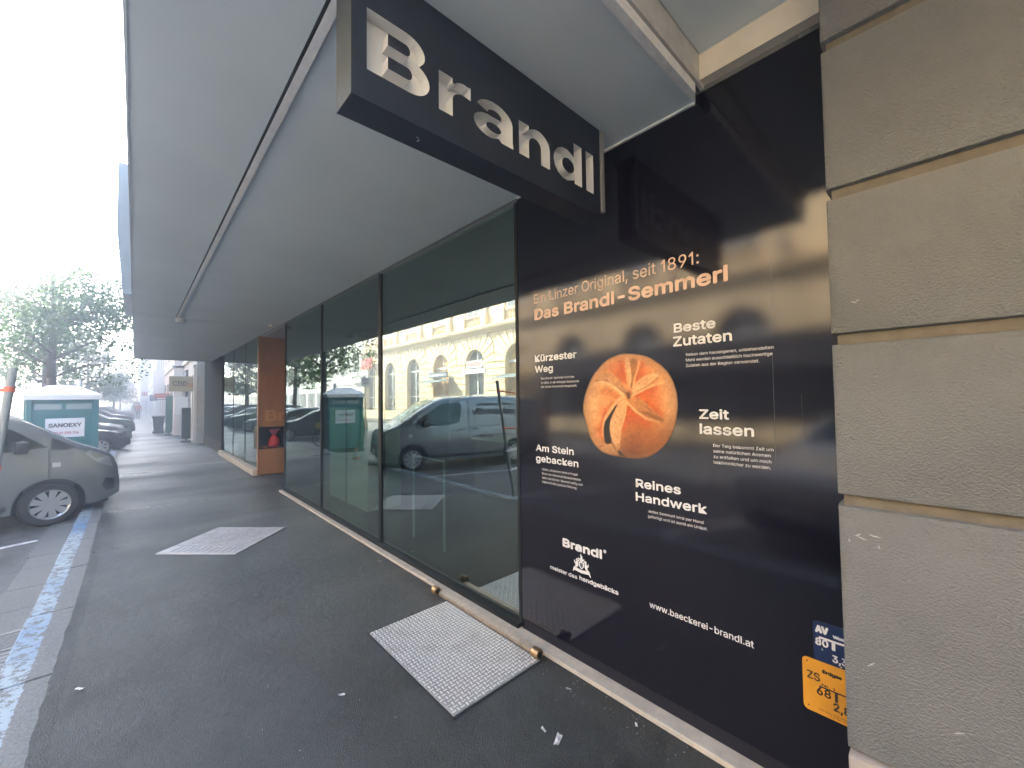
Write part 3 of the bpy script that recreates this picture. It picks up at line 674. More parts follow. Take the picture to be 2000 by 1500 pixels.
utx(yp_, 'Erdgas', -.046, .066, .066, .016, m_ink, .0016); utx(yp_, 'ZS', -.1, .024, .046, .034, m_ink, .0012); utx(yp_, 'Nr. 1', -.05, .012, .045, .010, m_ink, .0008, 4)
utx(yp_, '78', .036, .024, .06, .036, m_ink); utx(yp_, '68', -.068, -.030, .05, .034, m_ink); utx(yp_, '2,8', -.012, -.07, .055, .034, m_ink); utx(yp_, '100', .03, .05, .026, .012, m_ink, .0005, 4)
utx(yp_, 'Bei Störung bitte melden', -.06, -.092, .14, .007, m_ink, 0); utx(yp_, 'Linzer Gasnetz', -.02, -.102, .085, .006, m_ink, 0)
MB().box(-.0052, -.0045, -.052, .058, .004, .010).build('mark_bar', m_ink, yp_); MB().box(-.0052, -.0045, -.004, .006, -.032, .0039).build('mark_stem', m_ink, yp_)
for yy, z_ in ((.098, .095), (.098, -.09), (-.06, -.05)): MB().lathe([(0, 0), (.0035, 0)], (-.0048, yy, z_), 8, 'x').build('rivet', m_ink, yp_)

# ================================================================== HANGING SHOP SIGN with cut-out letters
SX0, SX1, SY0, SY1, SZ0, SZ1 = .525, 1.955, 1.34, 1.475, 2.785, 3.297
sg = empty('shop_sign', (1.24, 1.4, SZ0), 'dark navy hanging box sign with cut-out letters under the canopy', 'sign')
SIN = Matrix.Translation((-1.24, -1.4, -SZ0))
def sgp(o): o.parent = sg; o.matrix_parent_inverse = SIN; return o
def arc(cx, cy, rx, ry, a0, a1, n=10): return [(cx+rx*math.cos(R(a0+(a1-a0)*i/n)), cy+ry*math.sin(R(a0+(a1-a0)*i/n))) for i in range(n+1)]
def glyphs():
    H, xh = .222, .160; G = []
    # B
    G += [[(0, 0), (.165, 0)]+arc(.165, .064, .085, .064, -90, 62)+arc(.152, .165, .078, .057, -40, 90)+[(0, H)]]
    G += [[(.078, .045), (.155, .045)]+arc(.155, .0675, .020, .0225, -90, 90)+[(.078, .090)], [(.078, .132), (.148, .132)]+arc(.148, .1535, .019, .0215, -90, 90)+[(.078, .175)]]
    # r
    x = .292
    G += [[(x, 0), (x+.066, 0), (x+.066, .07)]+arc(x+.125, .072, .059, .040, 180, 90)+[(x+.158, .108), (x+.158, .163)]+arc(x+.125, .105, .062, .057, 75, 140)+[(x+.066, .142), (x+.066, xh), (x, xh)]]
    # a
    x = .465
    G += [[(x+.158, 0), (x+.230, 0)]+[(x+.226, .03), (x+.226, .105)]+arc(x+.120, .105, .106, .061, 0, 165)+[(x+.078, .108)]+arc(x+.118, .108, .040, .022, 170, 20)+[(x+.158, .098)]+arc(x+.09, .048, .09, .050, 80, 275)+[(x+.14, .012)]]
    G += [arc(x+.112, .049, .044, .020, 0, 360, 16)[:-1]]
    # n
    x = .732
    G += [[(x, 0), (x+.066, 0), (x+.066, .075)]+arc(x+.108, .078, .042, .036, 180, 0)+[(x+.150, 0), (x+.216, 0), (x+.216, .085)]+arc(x+.132, .090, .084, .074, 0, 125)+[(x+.066, .143), (x+.066, xh), (x, xh)]]
    # d
    x = .976
    G += [[(x+.168, 0), (x+.234, 0), (x+.234, H), (x+.166, H), (x+.166, .143)]+arc(x+.095, .080, .095, .084, 55, 305)+[(x+.168, .018)]]
    G += [arc(x+.117, .080, .050, .038, 0, 360, 18)[:-1]]
    # l
    x = 1.248
    G += [[(x, 0), (x+.068, 0), (x+.068, H), (x, H)]]
    return G
def cut_face(outer, loops, y0, depth, name, mats):
    """flat plate with holes (even-odd), side walls of the letters in the second material"""
    cu = bpy.data.curves.new('cut', 'CURVE'); cu.dimensions = '2D'; cu.fill_mode = 'BOTH'
    for lp in [outer]+loops:
        s_ = cu.splines.new('POLY'); s_.points.add(len(lp)-1); s_.use_cyclic_u = True
        for p, q in zip(s_.points, lp): p.co = (q[0], q[1], 0, 1)
    o = bpy.data.objects.new('cut', cu); COL.objects.link(o)
    me = bpy.data.meshes.new_from_object(o.evaluated_get(bpy.context.evaluated_depsgraph_get()))
    tv = [v.co.copy() for v in me.vertices]; tf = [tuple(p.vertices) for p in me.polygons]
    bpy.data.objects.remove(o); bpy.data.curves.remove(cu); bpy.data.meshes.remove(me)
    mb = MB(); mb.add([(v.x, y0, v.y) for v in tv], tf)
    mb.mi = 1
    for lp in loops:
        n = len(lp); mb.add([(p[0], y0, p[1]) for p in lp]+[(p[0], y0+depth, p[1]) for p in lp], [(i, (i+1) % n, n+(i+1) % n, n+i) for i in range(n)])
    return mb
LX, LZ = .574, 2.897
loops = [[(LX+a, LZ+b) for a, b in lp] for lp in glyphs()]
mbf = cut_face([(SX0, SZ0), (SX1, SZ0), (SX1, SZ1), (SX0, SZ1)], loops, SY0, .05, 'face', None)
sgp(mbf.build('face', [m_signnavy, m_letterlight]))
sgp(MB().quad((SX0+.03, SY0+.05, SZ0+.06), (SX1-.02, SY0+.05, SZ0+.06), (SX1-.02, SY0+.05, SZ1-.06), (SX0+.03, SY0+.05, SZ1-.06)).build('letter_back', m_letterlight))
b = MB(); b.quad((SX0, SY0, SZ0), (SX1, SY0, SZ0), (SX1, SY1, SZ0), (SX0, SY1, SZ0)); b.quad((SX0, SY1, SZ0), (SX1, SY1, SZ0), (SX1, SY1, SZ1), (SX0, SY1, SZ1)); b.quad((SX0, SY0, SZ1), (SX1, SY0, SZ1), (SX1, SY1, SZ1), (SX0, SY1, SZ1)); b.quad((SX1, SY0, SZ0), (SX1, SY1, SZ0), (SX1, SY1, SZ1), (SX1, SY0, SZ1))
sgp(b.build('casing', m_signnavy))
sgp(MB().box(SX0-.006, SX0-.0005, SY0-.001, SY1+.001, SZ0, SZ1).build('end_plate', pm('brushed_grey', (.030, .036, .036), rough=.45)))
b = MB(); b.bevbox(SX1+.002, SX1+.030, SY0-.012, SY0+.02, SZ0+.03, SZ1+.04-.045, .003).box(SX1+.002, SX1+.03, SY0+.021, SY1, SZ1-.03, SZ1-.002)
sgp(b.build('wall_bracket', pm('bracket_grey', (.40, .41, .41), rough=.35, metal=.6)))
b = MB(); b.box(.80, .812, 1.40, 1.403, SZ0-.0012, SZ0-.0004).box(.815, .82, 1.41, 1.425, SZ0-.0012, SZ0-.0004); sgp(b.build('scuff', m_white))

# ceiling spots under the canopy
def spot(x, y, label, r=.075, h=.07):
    e = empty('ceiling_spotlight', (x, y, ZC), label, 'light', 'round spotlights under the canopy')
    MB().lathe([(0, -.004), (r, -.004), (r, -h), (r*.86, -h), (r*.8, -h+.02), (0, -h+.02)], n=24).build('housing', m_trim, e, smooth=35)
    MB().lathe([(0, -h+.018), (r*.7, -h+.018)], n=20).build('lens', m_lamp, e)
spot(.60, 9.70, 'white round spotlight at the end of the soffit rail')
spot(2.0, 9.3, 'white round spotlight close to the shop glass corner', .05, .06)

# ================================================================== METAL PLATES IN THE SIDEWALK
pe = empty('floor_hatch', (1.655, 2.47, 0), 'galvanised checker plate hatch in the sidewalk beside the shop sill', 'hatch')
HX, HY = .345, .55
MB().bevbox(-HX, HX, -HY, HY, -.02, .008, .004).build('plate', m_steelplate, pe)
fr = MB()
fr.box(-HX-.012, -HX-.003, -HY-.012, HY+.012, -.02, .005).box(HX+.003, HX+.012, -HY-.012, HY+.012, -.02, .005).box(-HX-.003, HX+.003, -HY-.012, -HY-.003, -.02, .005).box(-HX-.003, HX+.003, HY+.003, HY+.012, -.02, .005)
fr.build('frame', pm('dark_gap_rim', (.02, .02, .02), rough=.9), pe)  # dark frame colour stands in for the shaded gap round the plate
tr = MB(); st = .0295; i = 0
def bar(cx, cy, along_x):
    a, b_ = (.0130, .0048) if along_x else (.0048, .0130)
    v = [(cx-a, cy-b_, .0082), (cx+a, cy-b_, .0082), (cx+a, cy+b_, .0082), (cx-a, cy+b_, .0082), (cx-a*.75, cy-b_*.4, .0135), (cx+a*.75, cy-b_*.4, .0135), (cx+a*.75, cy+b_*.4, .0135), (cx-a*.75, cy+b_*.4, .0135)]
    tr.add(v, [(0, 1, 5, 4), (1, 2, 6, 5), (2, 3, 7, 6), (3, 0, 4, 7), (4, 5, 6, 7)])
nx, ny = int(2*HX/st), int(2*HY/st)
for a in range(nx):
    for b2 in range(ny): bar(-HX+.018+a*st, -HY+.022+b2*st, (a+b2) % 2 == 0)
tr.build('tread_pattern', m_tread, pe)
b = MB(); b.lathe([(0, .012), (.007, .0125), (.011, .0118), (.018, .0122), (.02, .0085)], (.26, -.47, 0), 14); b.build('screw', m_steelplate, pe)

he = empty('hinge_bar', (2.035, 2.58, 0), 'brassy tread strip along the sill above the checker plate hatch', 'metal strip')
s2 = MB(); s2.bevbox(-.026, .024, -.58, .585, 0, .030, .003); s2.build('strip', pm('strip_metal', (.52, .42, .32), (.36, .28, .2), scale=30, rough=.4, metal=.6), he)
tr = MB()
for a in range(64):
    for q in (-1, 0, 1):
        cx, cy = q*.014, -.56+a*.0178+(.009 if q == 0 else 0); z_ = .0302
        tr.add([(cx-.004, cy, z_), (cx, cy-.006, z_), (cx+.004, cy, z_), (cx, cy+.006, z_), (cx, cy, z_+.003)], [(0, 1, 4), (1, 2, 4), (2, 3, 4), (3, 0, 4)])
tr.build('studs', pm('stud_metal', (.6, .5, .4), rough=.35, metal=.7), he)
for nm, yy in (('far', 3.21), ('near', 1.96)):
    e = empty('brass_lock', (2.005, yy, .036), 'round brass lock at the %s end of the tread strip' % nm, 'lock', 'brass locks on the tread strip')
    MB().lathe([(0, -.035), (.032, -.035), (.034, -.03), (.034, .022), (.03, .026), (.021, .026), (.019, .01), (0, .01)], n=22, axis='y').build('barrel', m_brass, e, smooth=35)
    MB().lathe([(.022, -.028), (.0275, -.028), (.0275, -.034), (.022, -.034)], n=18, axis='y', closed=True).build('ring', m_chrome, e)
    MB().lathe([(0, -.0365), (.02, -.0365)], n=16, axis='y').build('keyhole_face', m_black, e)

# pale engraved cover plate laid diagonally
ce = empty('cover_plate', (.872, 6.30, 0), 'pale square engraved cover plate laid diagonally in the sidewalk', 'cover plate', rz=R(45))
m_engr = pm('engraved_pale', (.40, .385, .375), (.31, .30, .295), scale=9, rough=.6, bump=.6, bscale=18, bdist=.01, detail=8)
MB().bevbox(-.48, .48, -.475, .475, -.02, .010, .004).build('plate', m_engr, ce)
eg = MB(); rnd = random.Random(8)
def ringseg(cx, cy, r, a0, a1, wd=.010):
    n = max(6, int(abs(a1-a0)/14)); p = [(cx+q*math.cos(R(a0+(a1-a0)*i/n)), cy+q*math.sin(R(a0+(a1-a0)*i/n)), .0135) for i in range(n+1) for q in (r-wd/2, r+wd/2)]
    eg.add(p, [(2*i, 2*i+1, 2*i+3, 2*i+2) for i in range(n)])
for r in (.07, .13, .17): ringseg(.10, 0, r, 0, 360)
for i in range(60):
    cx, cy = rnd.uniform(-.2, .42), rnd.uniform(-.42, .42)
    if math.hypot(cx-.1, cy) < .2: continue
    ringseg(cx, cy, rnd.uniform(.02, .055), rnd.uniform(0, 360), rnd.uniform(360, 600), .008)
for i in range(11): eg.box(-.43+.0, -.27, -.42+i*.075, -.405+i*.075, .0102, .0135)
eg.box(-.235, -.222, -.46, .46, .0102, .014)
eg.build('engraving', pm('engraving', (.22, .21, .205), rough=.7), ce)

# litter
def litter(x, y, s, label, m, rz, seed):
    rr = random.Random(seed); b = MB()
    n = 5
    pts = [[(i/n-.5)*s*1.6, (j/2-.5)*s*.6, .004+abs(rr.gauss(0, .35))*s*.3] for i in range(n+1) for j in range(3)]
    b.add(pts, [(i*3+j, (i+1)*3+j, (i+1)*3+j+1, i*3+j+1) for i in range(n) for j in range(2)])
    o = b.build('litter', m); o.location = (x, y, 0); o.rotation_euler = (0, 0, rz); tag(o, label, 'litter', 'scraps of litter on the sidewalk')
litter(1.606, 1.424, .045, 'largest white paper scrap on the asphalt near the sill', m_paper, .4, 1)
litter(1.60, 1.518, .022, 'small white scrap just behind the largest paper scrap', m_paper, 1.4, 2)
litter(.925, 2.518, .025, 'single pale scrap lying left of the checker plate hatch', m_paper, 2.4, 3)
litter(-.226, 3.69, .032, 'thin white scrap on the asphalt beside the kerb', m_paper, -.9, 4)
litter(1.965, 4.26, .028, 'pale scrap by the sill next to the wide glass mullion', m_paper, .2, 5)
litter(1.95, 6.6, .035, 'pale scrap by the sill near the narrow glass mullion', m_paper, 1.1, 6)
litter(1.93, 1.62, .02, 'tiny white crumb beside the near brass lock', m_paper, 2.0, 7)
litter(1.98, 1.2, .022, 'tiny pale crumb by the sill below the web address', m_paper, .6, 8)
gm = MB(); rnd = random.Random(21)
for i in range(420):
    x = rnd.choice([rnd.uniform(1.9, 2.06)]*3+[rnd.uniform(-.3, 2.0)]); yy = rnd.uniform(.9, 9) if x > 1.9 else rnd.uniform(1, 8); s = rnd.uniform(.0015, .0045)
    a = rnd.uniform(0, 6.28); gm.add([(x+s*math.cos(a+q*1.57)*rnd.uniform(.6, 1.3), yy+s*math.sin(a+q*1.57), .001) for q in range(4)]+[(x, yy, .001+s)], [(0, 1, 4), (1, 2, 4), (2, 3, 4), (3, 0, 4)])
tag(gm.build('grit', pm('pale_grit', (.42, .40, .37), (.25, .24, .23), scale=30, rough=.9)), kind='stuff')

# ================================================================== OPPOSITE STREET SIDE
XO = -12.5
m_fac = pm('cream_render', (.76, .585, .34), (.67, .505, .285), scale=1.4, rough=.85)
m_fac2 = pm('cream_stone', (.78, .61, .37), (.69, .53, .315), scale=2, rough=.85)
m_win = pm('facade_glass', (.05, .06, .065), rough=.06, spec=.8)
pal = empty('palais_building', (XO, 18, ZR), 'cream rusticated building with arched ground floor windows across the street', 'building')
PIN = Matrix.Translation((-XO, -18, -ZR))
def pp(o, par=None): o.parent = par or pal; o.matrix_parent_inverse = PIN if par is None else Matrix(); return o
AR, ASP = 1.0, 4.05; Z0 = ZR+.12; Y0P, Y1P = -12.5, 40.0
arches = [5.3+4.13*i for i in range(-4, 9)]
arches = [a for a in arches if Y0P+1.5 < a < Y1P-1.5]
# backing wall with arched openings
def arch_poly(a, r, z0, zs, n=16): return [(a-r, z0), (a+r, z0)]+[(a+r*math.cos(math.pi*i/n), zs+r*math.sin(math.pi*i/n)) for i in range(n+1)]
mbw = cut_face([(Y0P, Z0-.02), (Y1P, Z0-.02), (Y1P, 6.05), (Y0P, 6.05)], [arch_poly(a, AR, Z0, ASP) for a in arches], 0, .32, 'w', None)
mbw.v = [(XO-p[1], p[0], p[2]) for p in mbw.v]
pp(mbw.build('wall', [m_fac, m_fac2]))
# rustication courses and voussoirs
ru = MB(); z = Z0; 
while z < ASP-.1:
    z1 = min(z+.46, ASP)-.055; prev = Y0P
    for a in arches+[Y1P+AR+.02]:
        e1 = a-AR-.02
        if e1-prev > .1: ru.box(XO+.002, XO+.075, prev+.015, e1, z, z1)
        prev = a+AR+.02
    z += .46
RO = 1.95
for a in arches:
    n = 11
    for i in range(n):
        a0, a1 = math.pi*i/n+.028, math.pi*(i+1)/n-.028
        pts = []
        for an in (a0, a1): pts.append((AR+.02, an))
        def out(an):
            # voussoirs run out to a stepped frame
            rx = 2.03/max(abs(math.cos(an)), 1e-3); rz = (5.98-ASP)/max(math.sin(an), 1e-3); return min(rx, rz, 2.35)
        poly = [(a+(AR+.02)*math.cos(a0), ASP+(AR+.02)*math.sin(a0)), (a+out(a0)*math.cos(a0), ASP+out(a0)*math.sin(a0)), (a+out(a1)*math.cos(a1), ASP+out(a1)*math.sin(a1)), (a+(AR+.02)*math.cos(a1), ASP+(AR+.02)*math.sin(a1))]
        ru.prism(poly, (XO+.002, 0, 0), (0, 1, 0), (0, 0, 1), (1, 0, 0), .075)
pp(ru.build('rustication', m_fac2))
co = MB()
prof = [(0, 6.0), (.10, 6.0), (.14, 6.08), (.20, 6.10), (.42, 6.22), (.46, 6.25), (.46, 6.32), (.5, 6.34), (.5, 6.42), (.06, 6.5), (0, 6.5)]
co.prism(prof, (XO, Y0P, 0), (1, 0, 0), (0, 0, 1), (0, 1, 0), Y1P-Y0P); pp(co.build('cornice', m_fac2))
# upper storeys: wall, pedestals, window surrounds
um = MB(); um.box(XO-.5, XO-.05, Y0P, Y1P, 6.5, 11.2); pp(um.build('upper_wall', m_fac))
pd = MB()
for a in arches:
    for sx in (-1, 1): pd.bevbox(XO-.04, XO+.22, a+sx*1.15-.22, a+sx*1.15+.22, 6.5, 7.35, .02); pd.box(XO-.04, XO+.10, a+sx*1.15-.16, a+sx*1.15+.16, 7.35, 10.6)
    pd.box(XO-.04, XO+.12, a-.9, a+.9, 6.52, 6.62); pd.box(XO-.04, XO+.14, a-.9, a+.9, 7.2, 7.32); pd.box(XO-.04, XO+.25, a-1.5, a+1.5, 10.6, 10.85)
    for q in range(7): pd.lathe([(.05, 6.62), (.085, 6.78), (.05, 6.98), (.045, 7.2)], (XO+.04, a-.75+q*.25, 0), 8)
pp(pd.build('balustrade', m_fac2))
pp(MB().box(XO-.8, XO+.6, Y0P, Y1P, 11.2, 11.6).build('roof', pm('roof_edge', (.3, .26, .2), rough=.8)))
conts = {3: 'plain', 4: 'door', 5: 'gray', 6: 'orange', 7: 'gray', 8: 'tall'}
m_gw = pm('window_grey', (.33, .35, .35), rough=.3); m_or = pm('orange_blind', (.60, .30, .10), rough=.6); m_yd = pm('ochre_door', (.55, .34, .09), rough=.5)
m_wf = pm('white_frame', (.72, .70, .66), rough=.5)
for i, a in enumerate(arches):
    m_ = {17.69: m_yd, 25.95: m_or}.get(round(a, 2), m_win)
    z0 = Z0 if m_ is m_yd else Z0+.75
    ap = arch_poly(a, AR, z0, ASP)
    o = pp(MB().prism(ap, (XO-.30, 0, 0), (0, 1, 0), (0, 0, 1), (1, 0, 0), .03).build('door' if m_ is m_yd else 'window', m_))
    fr = MB(); fr.box(XO-.265, XO-.22, a-.04, a+.04, z0, ASP+AR-.02).box(XO-.265, XO-.21, a-AR, a+AR, ASP-.08, ASP+.06).box(XO-.265, XO-.22, a-AR, a+AR, z0+1.2, z0+1.26)
    f2 = fr.build('frame', m_wf); f2.parent = o; 
    if z0 > Z0: pp(MB().box(XO-.3, XO+.04, a-AR, a+AR, Z0, z0-.0).build('window_sill', m_fac2))
    wu = MB().box(XO-.049, XO+.02, a-.7, a+.7, 7.4, 10.4).build('window', m_win); pp(wu)
    f3 = MB(); f3.box(XO+.021, XO+.06, a-.04, a+.04, 7.4, 10.4).box(XO+.021, XO+.06, a-.7, a+.7, 9.3, 9.4).box(XO+.021, XO+.07, a-.78, a-.7, 7.4, 10.4).box(XO+.021, XO+.07, a+.7, a+.78, 7.4, 10.4)
    f3 = f3.build('frame', m_wf); f3.parent = wu
# shop signs and awnings on the palais
def fsign(name, y0, y1, z0, z1, x, m, label, txt=None, tm=None, th=.08):
    e = empty(name, (x, (y0+y1)/2, (z0+z1)/2), label, 'sign' if 'sign' in name else 'awning')
    hy, hz = (y1-y0)/2, (z1-z0)/2
    MB().bevbox(-th, 0, -hy, hy, -hz, hz, .015).build('board', m, e)
    if txt: lettering('lettering', txt, (0, -hy*.9, -hz*.45), (0, 1, 0), (0, 0, 1), (1, 0, 0), hy*1.8, hz*1.0, tm or m_print, e, hz*.06, 6)
    return e
m_dkblue = pm('dark_blue_board', (.02, .05, .09), rough=.4)
fsign('shop_sign', 24.7, 27.2, 3.30, 3.72, XO+.35, m_dkblue, 'dark shop sign board across the orange arch over the road', 'FASHIONHAUS', m_print)
fsign('shop_sign', 20.6, 23.0, 3.42, 3.72, XO+.12, m_white, 'white bar sign across the grey arch of the cream building')
fsign('shop_sign', 20.9, 22.7, 3.78, 4.3, XO+.10, pm('pale_pink', (.6, .5, .46), rough=.5), 'pale sign with red letters in the arch of the cream building', 'ADRIAN', pm('red_print', (.5, .04, .05), rough=.5), .03)
for a, b2, lb in ((24.3, 27.6, 'sloping grey awning under the dark shop sign board'), (16.6, 18.8, 'small dark awning over the ochre door')):
    e = empty('awning', (XO+.06, (a+b2)/2, 2.95), lb, 'awning')
    h2 = (b2-a)/2
    MB().prism([(0, .28), (1.2, 0), (1.2, -.03), (0, .24)], (0, -h2, 0), (1, 0, 0), (0, 0, 1), (0, 1, 0), 2*h2).build('canvas', pm('awning_grey', (.12, .16, .17), rough=.7), e)
    MB().tube((0, -h2+.1, -.1), (1.15, -h2+.1, -.02), .015).tube((0, h2-.1, -.1), (1.15, h2-.1, -.02), .015).build('arm', m_chrome, e)
e = fsign('shop_sign', 38.2, 42.6, 3.55, 4.55, XO+.4, pm('white_facia', (.7, .7, .7), rough=.5), 'white shop fascia sign with dark letters at the end of the cream building', 'Bergmoden', m_ink)
e = fsign('shop_sign', 37.0, 39.6, 4.7, 5.7, XO+.5, pm('red_board', (.62, .03, .03), rough=.45), 'red square sign above the white fascia across the road')

e = empty('dark_shopfront', (XO+.06, 8.2, ZR+.12), 'long dark timber shopfront on the cream building, seen mirrored in the wall panel', 'shopfront')
m_tim = pm('dark_timber', (.022, .022, .024), rough=.5)
MB().bevbox(0, .5, -7.3, 7.3, 3.25, 3.95, .03).build('fascia', m_tim, e)
MB().prism([(.1, .3), (1.5, 0), (1.5, -.22), (.1, .2)], (0, -7.2, 2.92), (1, 0, 0), (0, 0, 1), (0, 1, 0), 14.4).build('canopy', pm('charcoal_canvas', (.03, .03, .034), rough=.8), e)
for i in range(8): MB().bevbox(0, .3, -7.3+i*2.06, -7.12+i*2.06, 0, 3.25, .02).build('pillar', m_tim, e)
for i in range(7):
    MB().box(.05, .1, -7.1+i*2.06, -5.26+i*2.06, .7, 3.2).build('window', m_win, e)
MB().box(.02, .28, -7.1, 7.1, 0, .68).build('stall_riser', m_fac2, e)

# simple street buildings: wall with window openings as real recesses
def block(name, label, x, depth, y0, y1, h, side, m, floors, bays, m_base=None, wmat=None, base=3.6, balc=False):
    """side +1: facade looks to +X (left side of street); -1: facade looks to -X"""
    e = empty(name, (x, (y0+y1)/2, ZR), label, 'building', 'buildings lining the street further along')
    L_ = (y1-y0)/2; s = side
    def bx(mb, a, b_, c_, d, e_, f): x0, x1 = sorted((a*s, b_*s)); return mb.box(x0, x1, c_, d, e_, f)
    wl = MB(); bx(wl, -depth, -.22, -L_, L_, base, h)
    fh = (h-base)/floors; bw = 2*L_/bays; ww = bw*.42; wh = fh*.58
    # piers and spandrels stand in front of the recessed plane
    for i in range(bays+1):
        c0 = -L_+i*bw; a0 = max(-L_, c0-(bw-ww)/2); a1 = min(L_, c0+(bw-ww)/2); bx(wl, -.22, 0, a0, a1, base, h)
    for i in range(bays):
        cc = -L_+(i+.5)*bw
        for f in range(floors+1):
            zb = base+f*fh-(fh-wh)/2 if f else base; zt = base+f*fh+(fh-wh)/2 if f < floors else h
            bx(wl, -.22, -.002, cc-ww/2+.001, cc+ww/2-.001, max(base, zb), min(h, zt))
    wl.build('wall', m, e)
    for i in range(bays):
        cc = -L_+(i+.5)*bw
        for f in range(floors):
            zz_ = base+f*fh+(fh-wh)/2
            o = bx(MB(), -.21, -.16, cc-ww/2+.005, cc+ww/2-.005, zz_+.005, zz_+wh-.005).build('window', wmat or m_win, e)
            q = MB(); bx(q, -.158, -.12, cc-.03, cc+.03, zz_+.01, zz_+wh-.01); bx(q, -.158, -.12, cc-ww/2, cc+ww/2, zz_+wh*.66, zz_+wh*.66+.06); bx(q, -.158, .07, cc-ww/2-.06, cc+ww/2+.06, zz_-.08, zz_-.001)
            q.build('frame', m_wf, o)
    cn = MB()
    for f in range(floors+1): bx(cn, .002, .10, -L_, L_, base+f*fh-.1, base+f*fh+.05)
    bx(cn, .002, .45, -L_, L_, h-.001, h+.35); cn.build('cornice', m_wf, e)
    bs = MB(); nb_ = max(2, bays)
    bx(bs, -depth, -.5, -L_, L_, 0, base-.102)
    bw2 = 2*L_/nb_
    for i in range(nb_+1):
        c0 = -L_+i*bw2; bx(bs, -.5, .02, max(-L_, c0-.35), min(L_, c0+.35), 0, base-.102)
    bx(bs, -.49, .015, -L_+.36, L_-.36, base-.8, base-.103); bx(bs, -.49, .015, -L_+.36, L_-.36, 0, .45)
    bs.build('ground_floor', m_base or m, e)
    for i in range(nb_):
        cc = -L_+(i+.5)*bw2; bx(MB(), -.495, -.30, cc-bw2/2+.36, cc+bw2/2-.36, .46, base-.81).build('shop_window', wmat or m_win, e)
    return e
m_wh = pm('white_render', (.76, .75, .73), (.70, .69, .67), scale=1, rough=.85); m_pk = pm('pinkish_render', (.66, .60, .57), rough=.85); m_gy = pm('grey_render', (.55, .56, .55), rough=.85)
block('town_house', 'white town house beyond the cream building across the road', XO, 12, 40.2, 62, 11.4, 1, m_wh, 2, 6)
block('town_house', 'grey town house beyond the white one across the road', XO+.3, 12, 62.2, 84, 11.7, 1, m_gy, 2, 6)
block('town_house', 'yellowish town house far along the other side of the road', XO, 12, 84.2, 120, 11, 1, m_fac, 2, 9)
block('town_house', 'cream town house behind the camera across the road', XO, 12, -40, -12.7, 11, 1, m_fac, 2, 7)
block('town_house', 'pale shop house directly beyond the dark end panel', 1.90, 10, 21.5, 27.6, 9.5, -1, m_wh, 2, 3, base=3.9, m_base=pm('shop_base', (.5, .49, .47), (.4, .39, .37), scale=3, rough=.7))
block('town_house', 'pinkish town house with signs, third on the sidewalk side', 1.50, 10, 27.8, 44, 9.5, -1, m_pk, 2, 5, base=3.8)
block('town_house', 'white town house far down the sidewalk', 1.25, 10, 44.2, 75, 10, -1, m_wh, 2, 9)
block('town_house', 'last pale town house at the end of the sidewalk', 1.15, 10, 75.2, 180, 11, -1, m_pk, 2, 20)

# shop signs along the sidewalk
def psign(name, x0, x1, z0, z1, y, m, label, txt=None, tm=m_ink, th=.12, frac=.55, bold=.05, tx0=None, tw=None, arm=None):
    e = empty(name, ((x0+x1)/2, y, (z0+z1)/2), label, 'sign'); hx, hz = (x1-x0)/2, (z1-z0)/2
    MB().bevbox(-hx, hx, 0, th, -hz, hz, .01).build('board', m, e)
    if arm: MB().tube((hx-.01, th/2, hz*.6), (hx+arm, th/2, hz*.6), .02).tube((hx-.01, th/2, -hz*.6), (hx+arm, th/2, -hz*.6), .02).build('arm', m_black, e)
    if txt: lettering('lettering', txt, ((-hx*.85 if tx0 is None else tx0), 0, -hz*frac/1.6), (1, 0, 0), (0, 0, 1), (0, -1, 0), tw or hx*1.7, hz*2*frac*.75, tm, e, hz*bold, 6)
    return e
m_olive = pm('tan_board', (.42, .38, .26), rough=.6)
e = psign('shop_sign', 1.02, 2.13, 2.20, 2.84, 22.0, m_olive, 'tan projecting sign reading CBD natur', 'CBD', m_ink, tx0=-.44, tw=.48, frac=.45, bold=.012, arm=.0)
lettering('lettering', 'natur', (.06, 0, -.13), (1, 0, 0), (0, 0, 1), (0, -1, 0), .40, .2, pm('orange_print', (.55, .16, .06), rough=.5), e, .006, 6)
psign('shop_sign', .78, 1.42, 2.0, 2.24, 30, pm('red_sign', (.55, .06, .05), rough=.5), 'low red projecting sign below the tan one', 'IM HOF', m_print, arm=.1)
psign('shop_sign', .66, 1.02, 1.86, 2.22, 34, pm('blue_sign', (.10, .22, .34), rough=.5), 'small blue sign with letter E', 'E', m_print, frac=.8, tx0=-.1, tw=.2, arm=.45)
psign('shop_sign', .42, .98, 2.1, 3.1, 56, m_white, 'tall white sign board far down the sidewalk', 'CAFE', pm('wine_print', (.3, .05, .08), rough=.5), arm=.3)
psign('shop_sign', .85, 1.45, 2.3, 3.9, 36, m_white, 'white projecting notice panel above the red sign', None, arm=.1)
# rubbish bin
bn = empty('waste_bin', (1.0, 31, 0), 'dark tapered waste bin standing on the sidewalk near the shops', 'bin')
m_bin = pm('bin_green', (.035, .045, .045), rough=.6)
q = MB()
for (h0, w0), (h1, w1) in (((.05, .19), (.86, .25)), ((.86, .275), (.93, .275))):
    q.add([(sx*w0, sy*w0, h0) for sx, sy in ((-1, -1), (1, -1), (1, 1), (-1, 1))]+[(sx*w1, sy*w1, h1) for sx, sy in ((-1, -1), (1, -1), (1, 1), (-1, 1))], [(0, 1, 5, 4), (1, 2, 6, 5), (2, 3, 7, 6), (3, 0, 4, 7), (4, 5, 6, 7), (0, 3, 2, 1)])
q.build('body', m_bin, bn); 
q = MB().bevbox(-.28, .28, -.28, .30, .935, .99, .02); q.build('lid', pm('bin_lid', (.20, .22, .20), rough=.5), bn)
MB().tube((-.25, .2, .06), (.25, .2, .06), .06, n=12).build('wheel', m_tyre, bn)
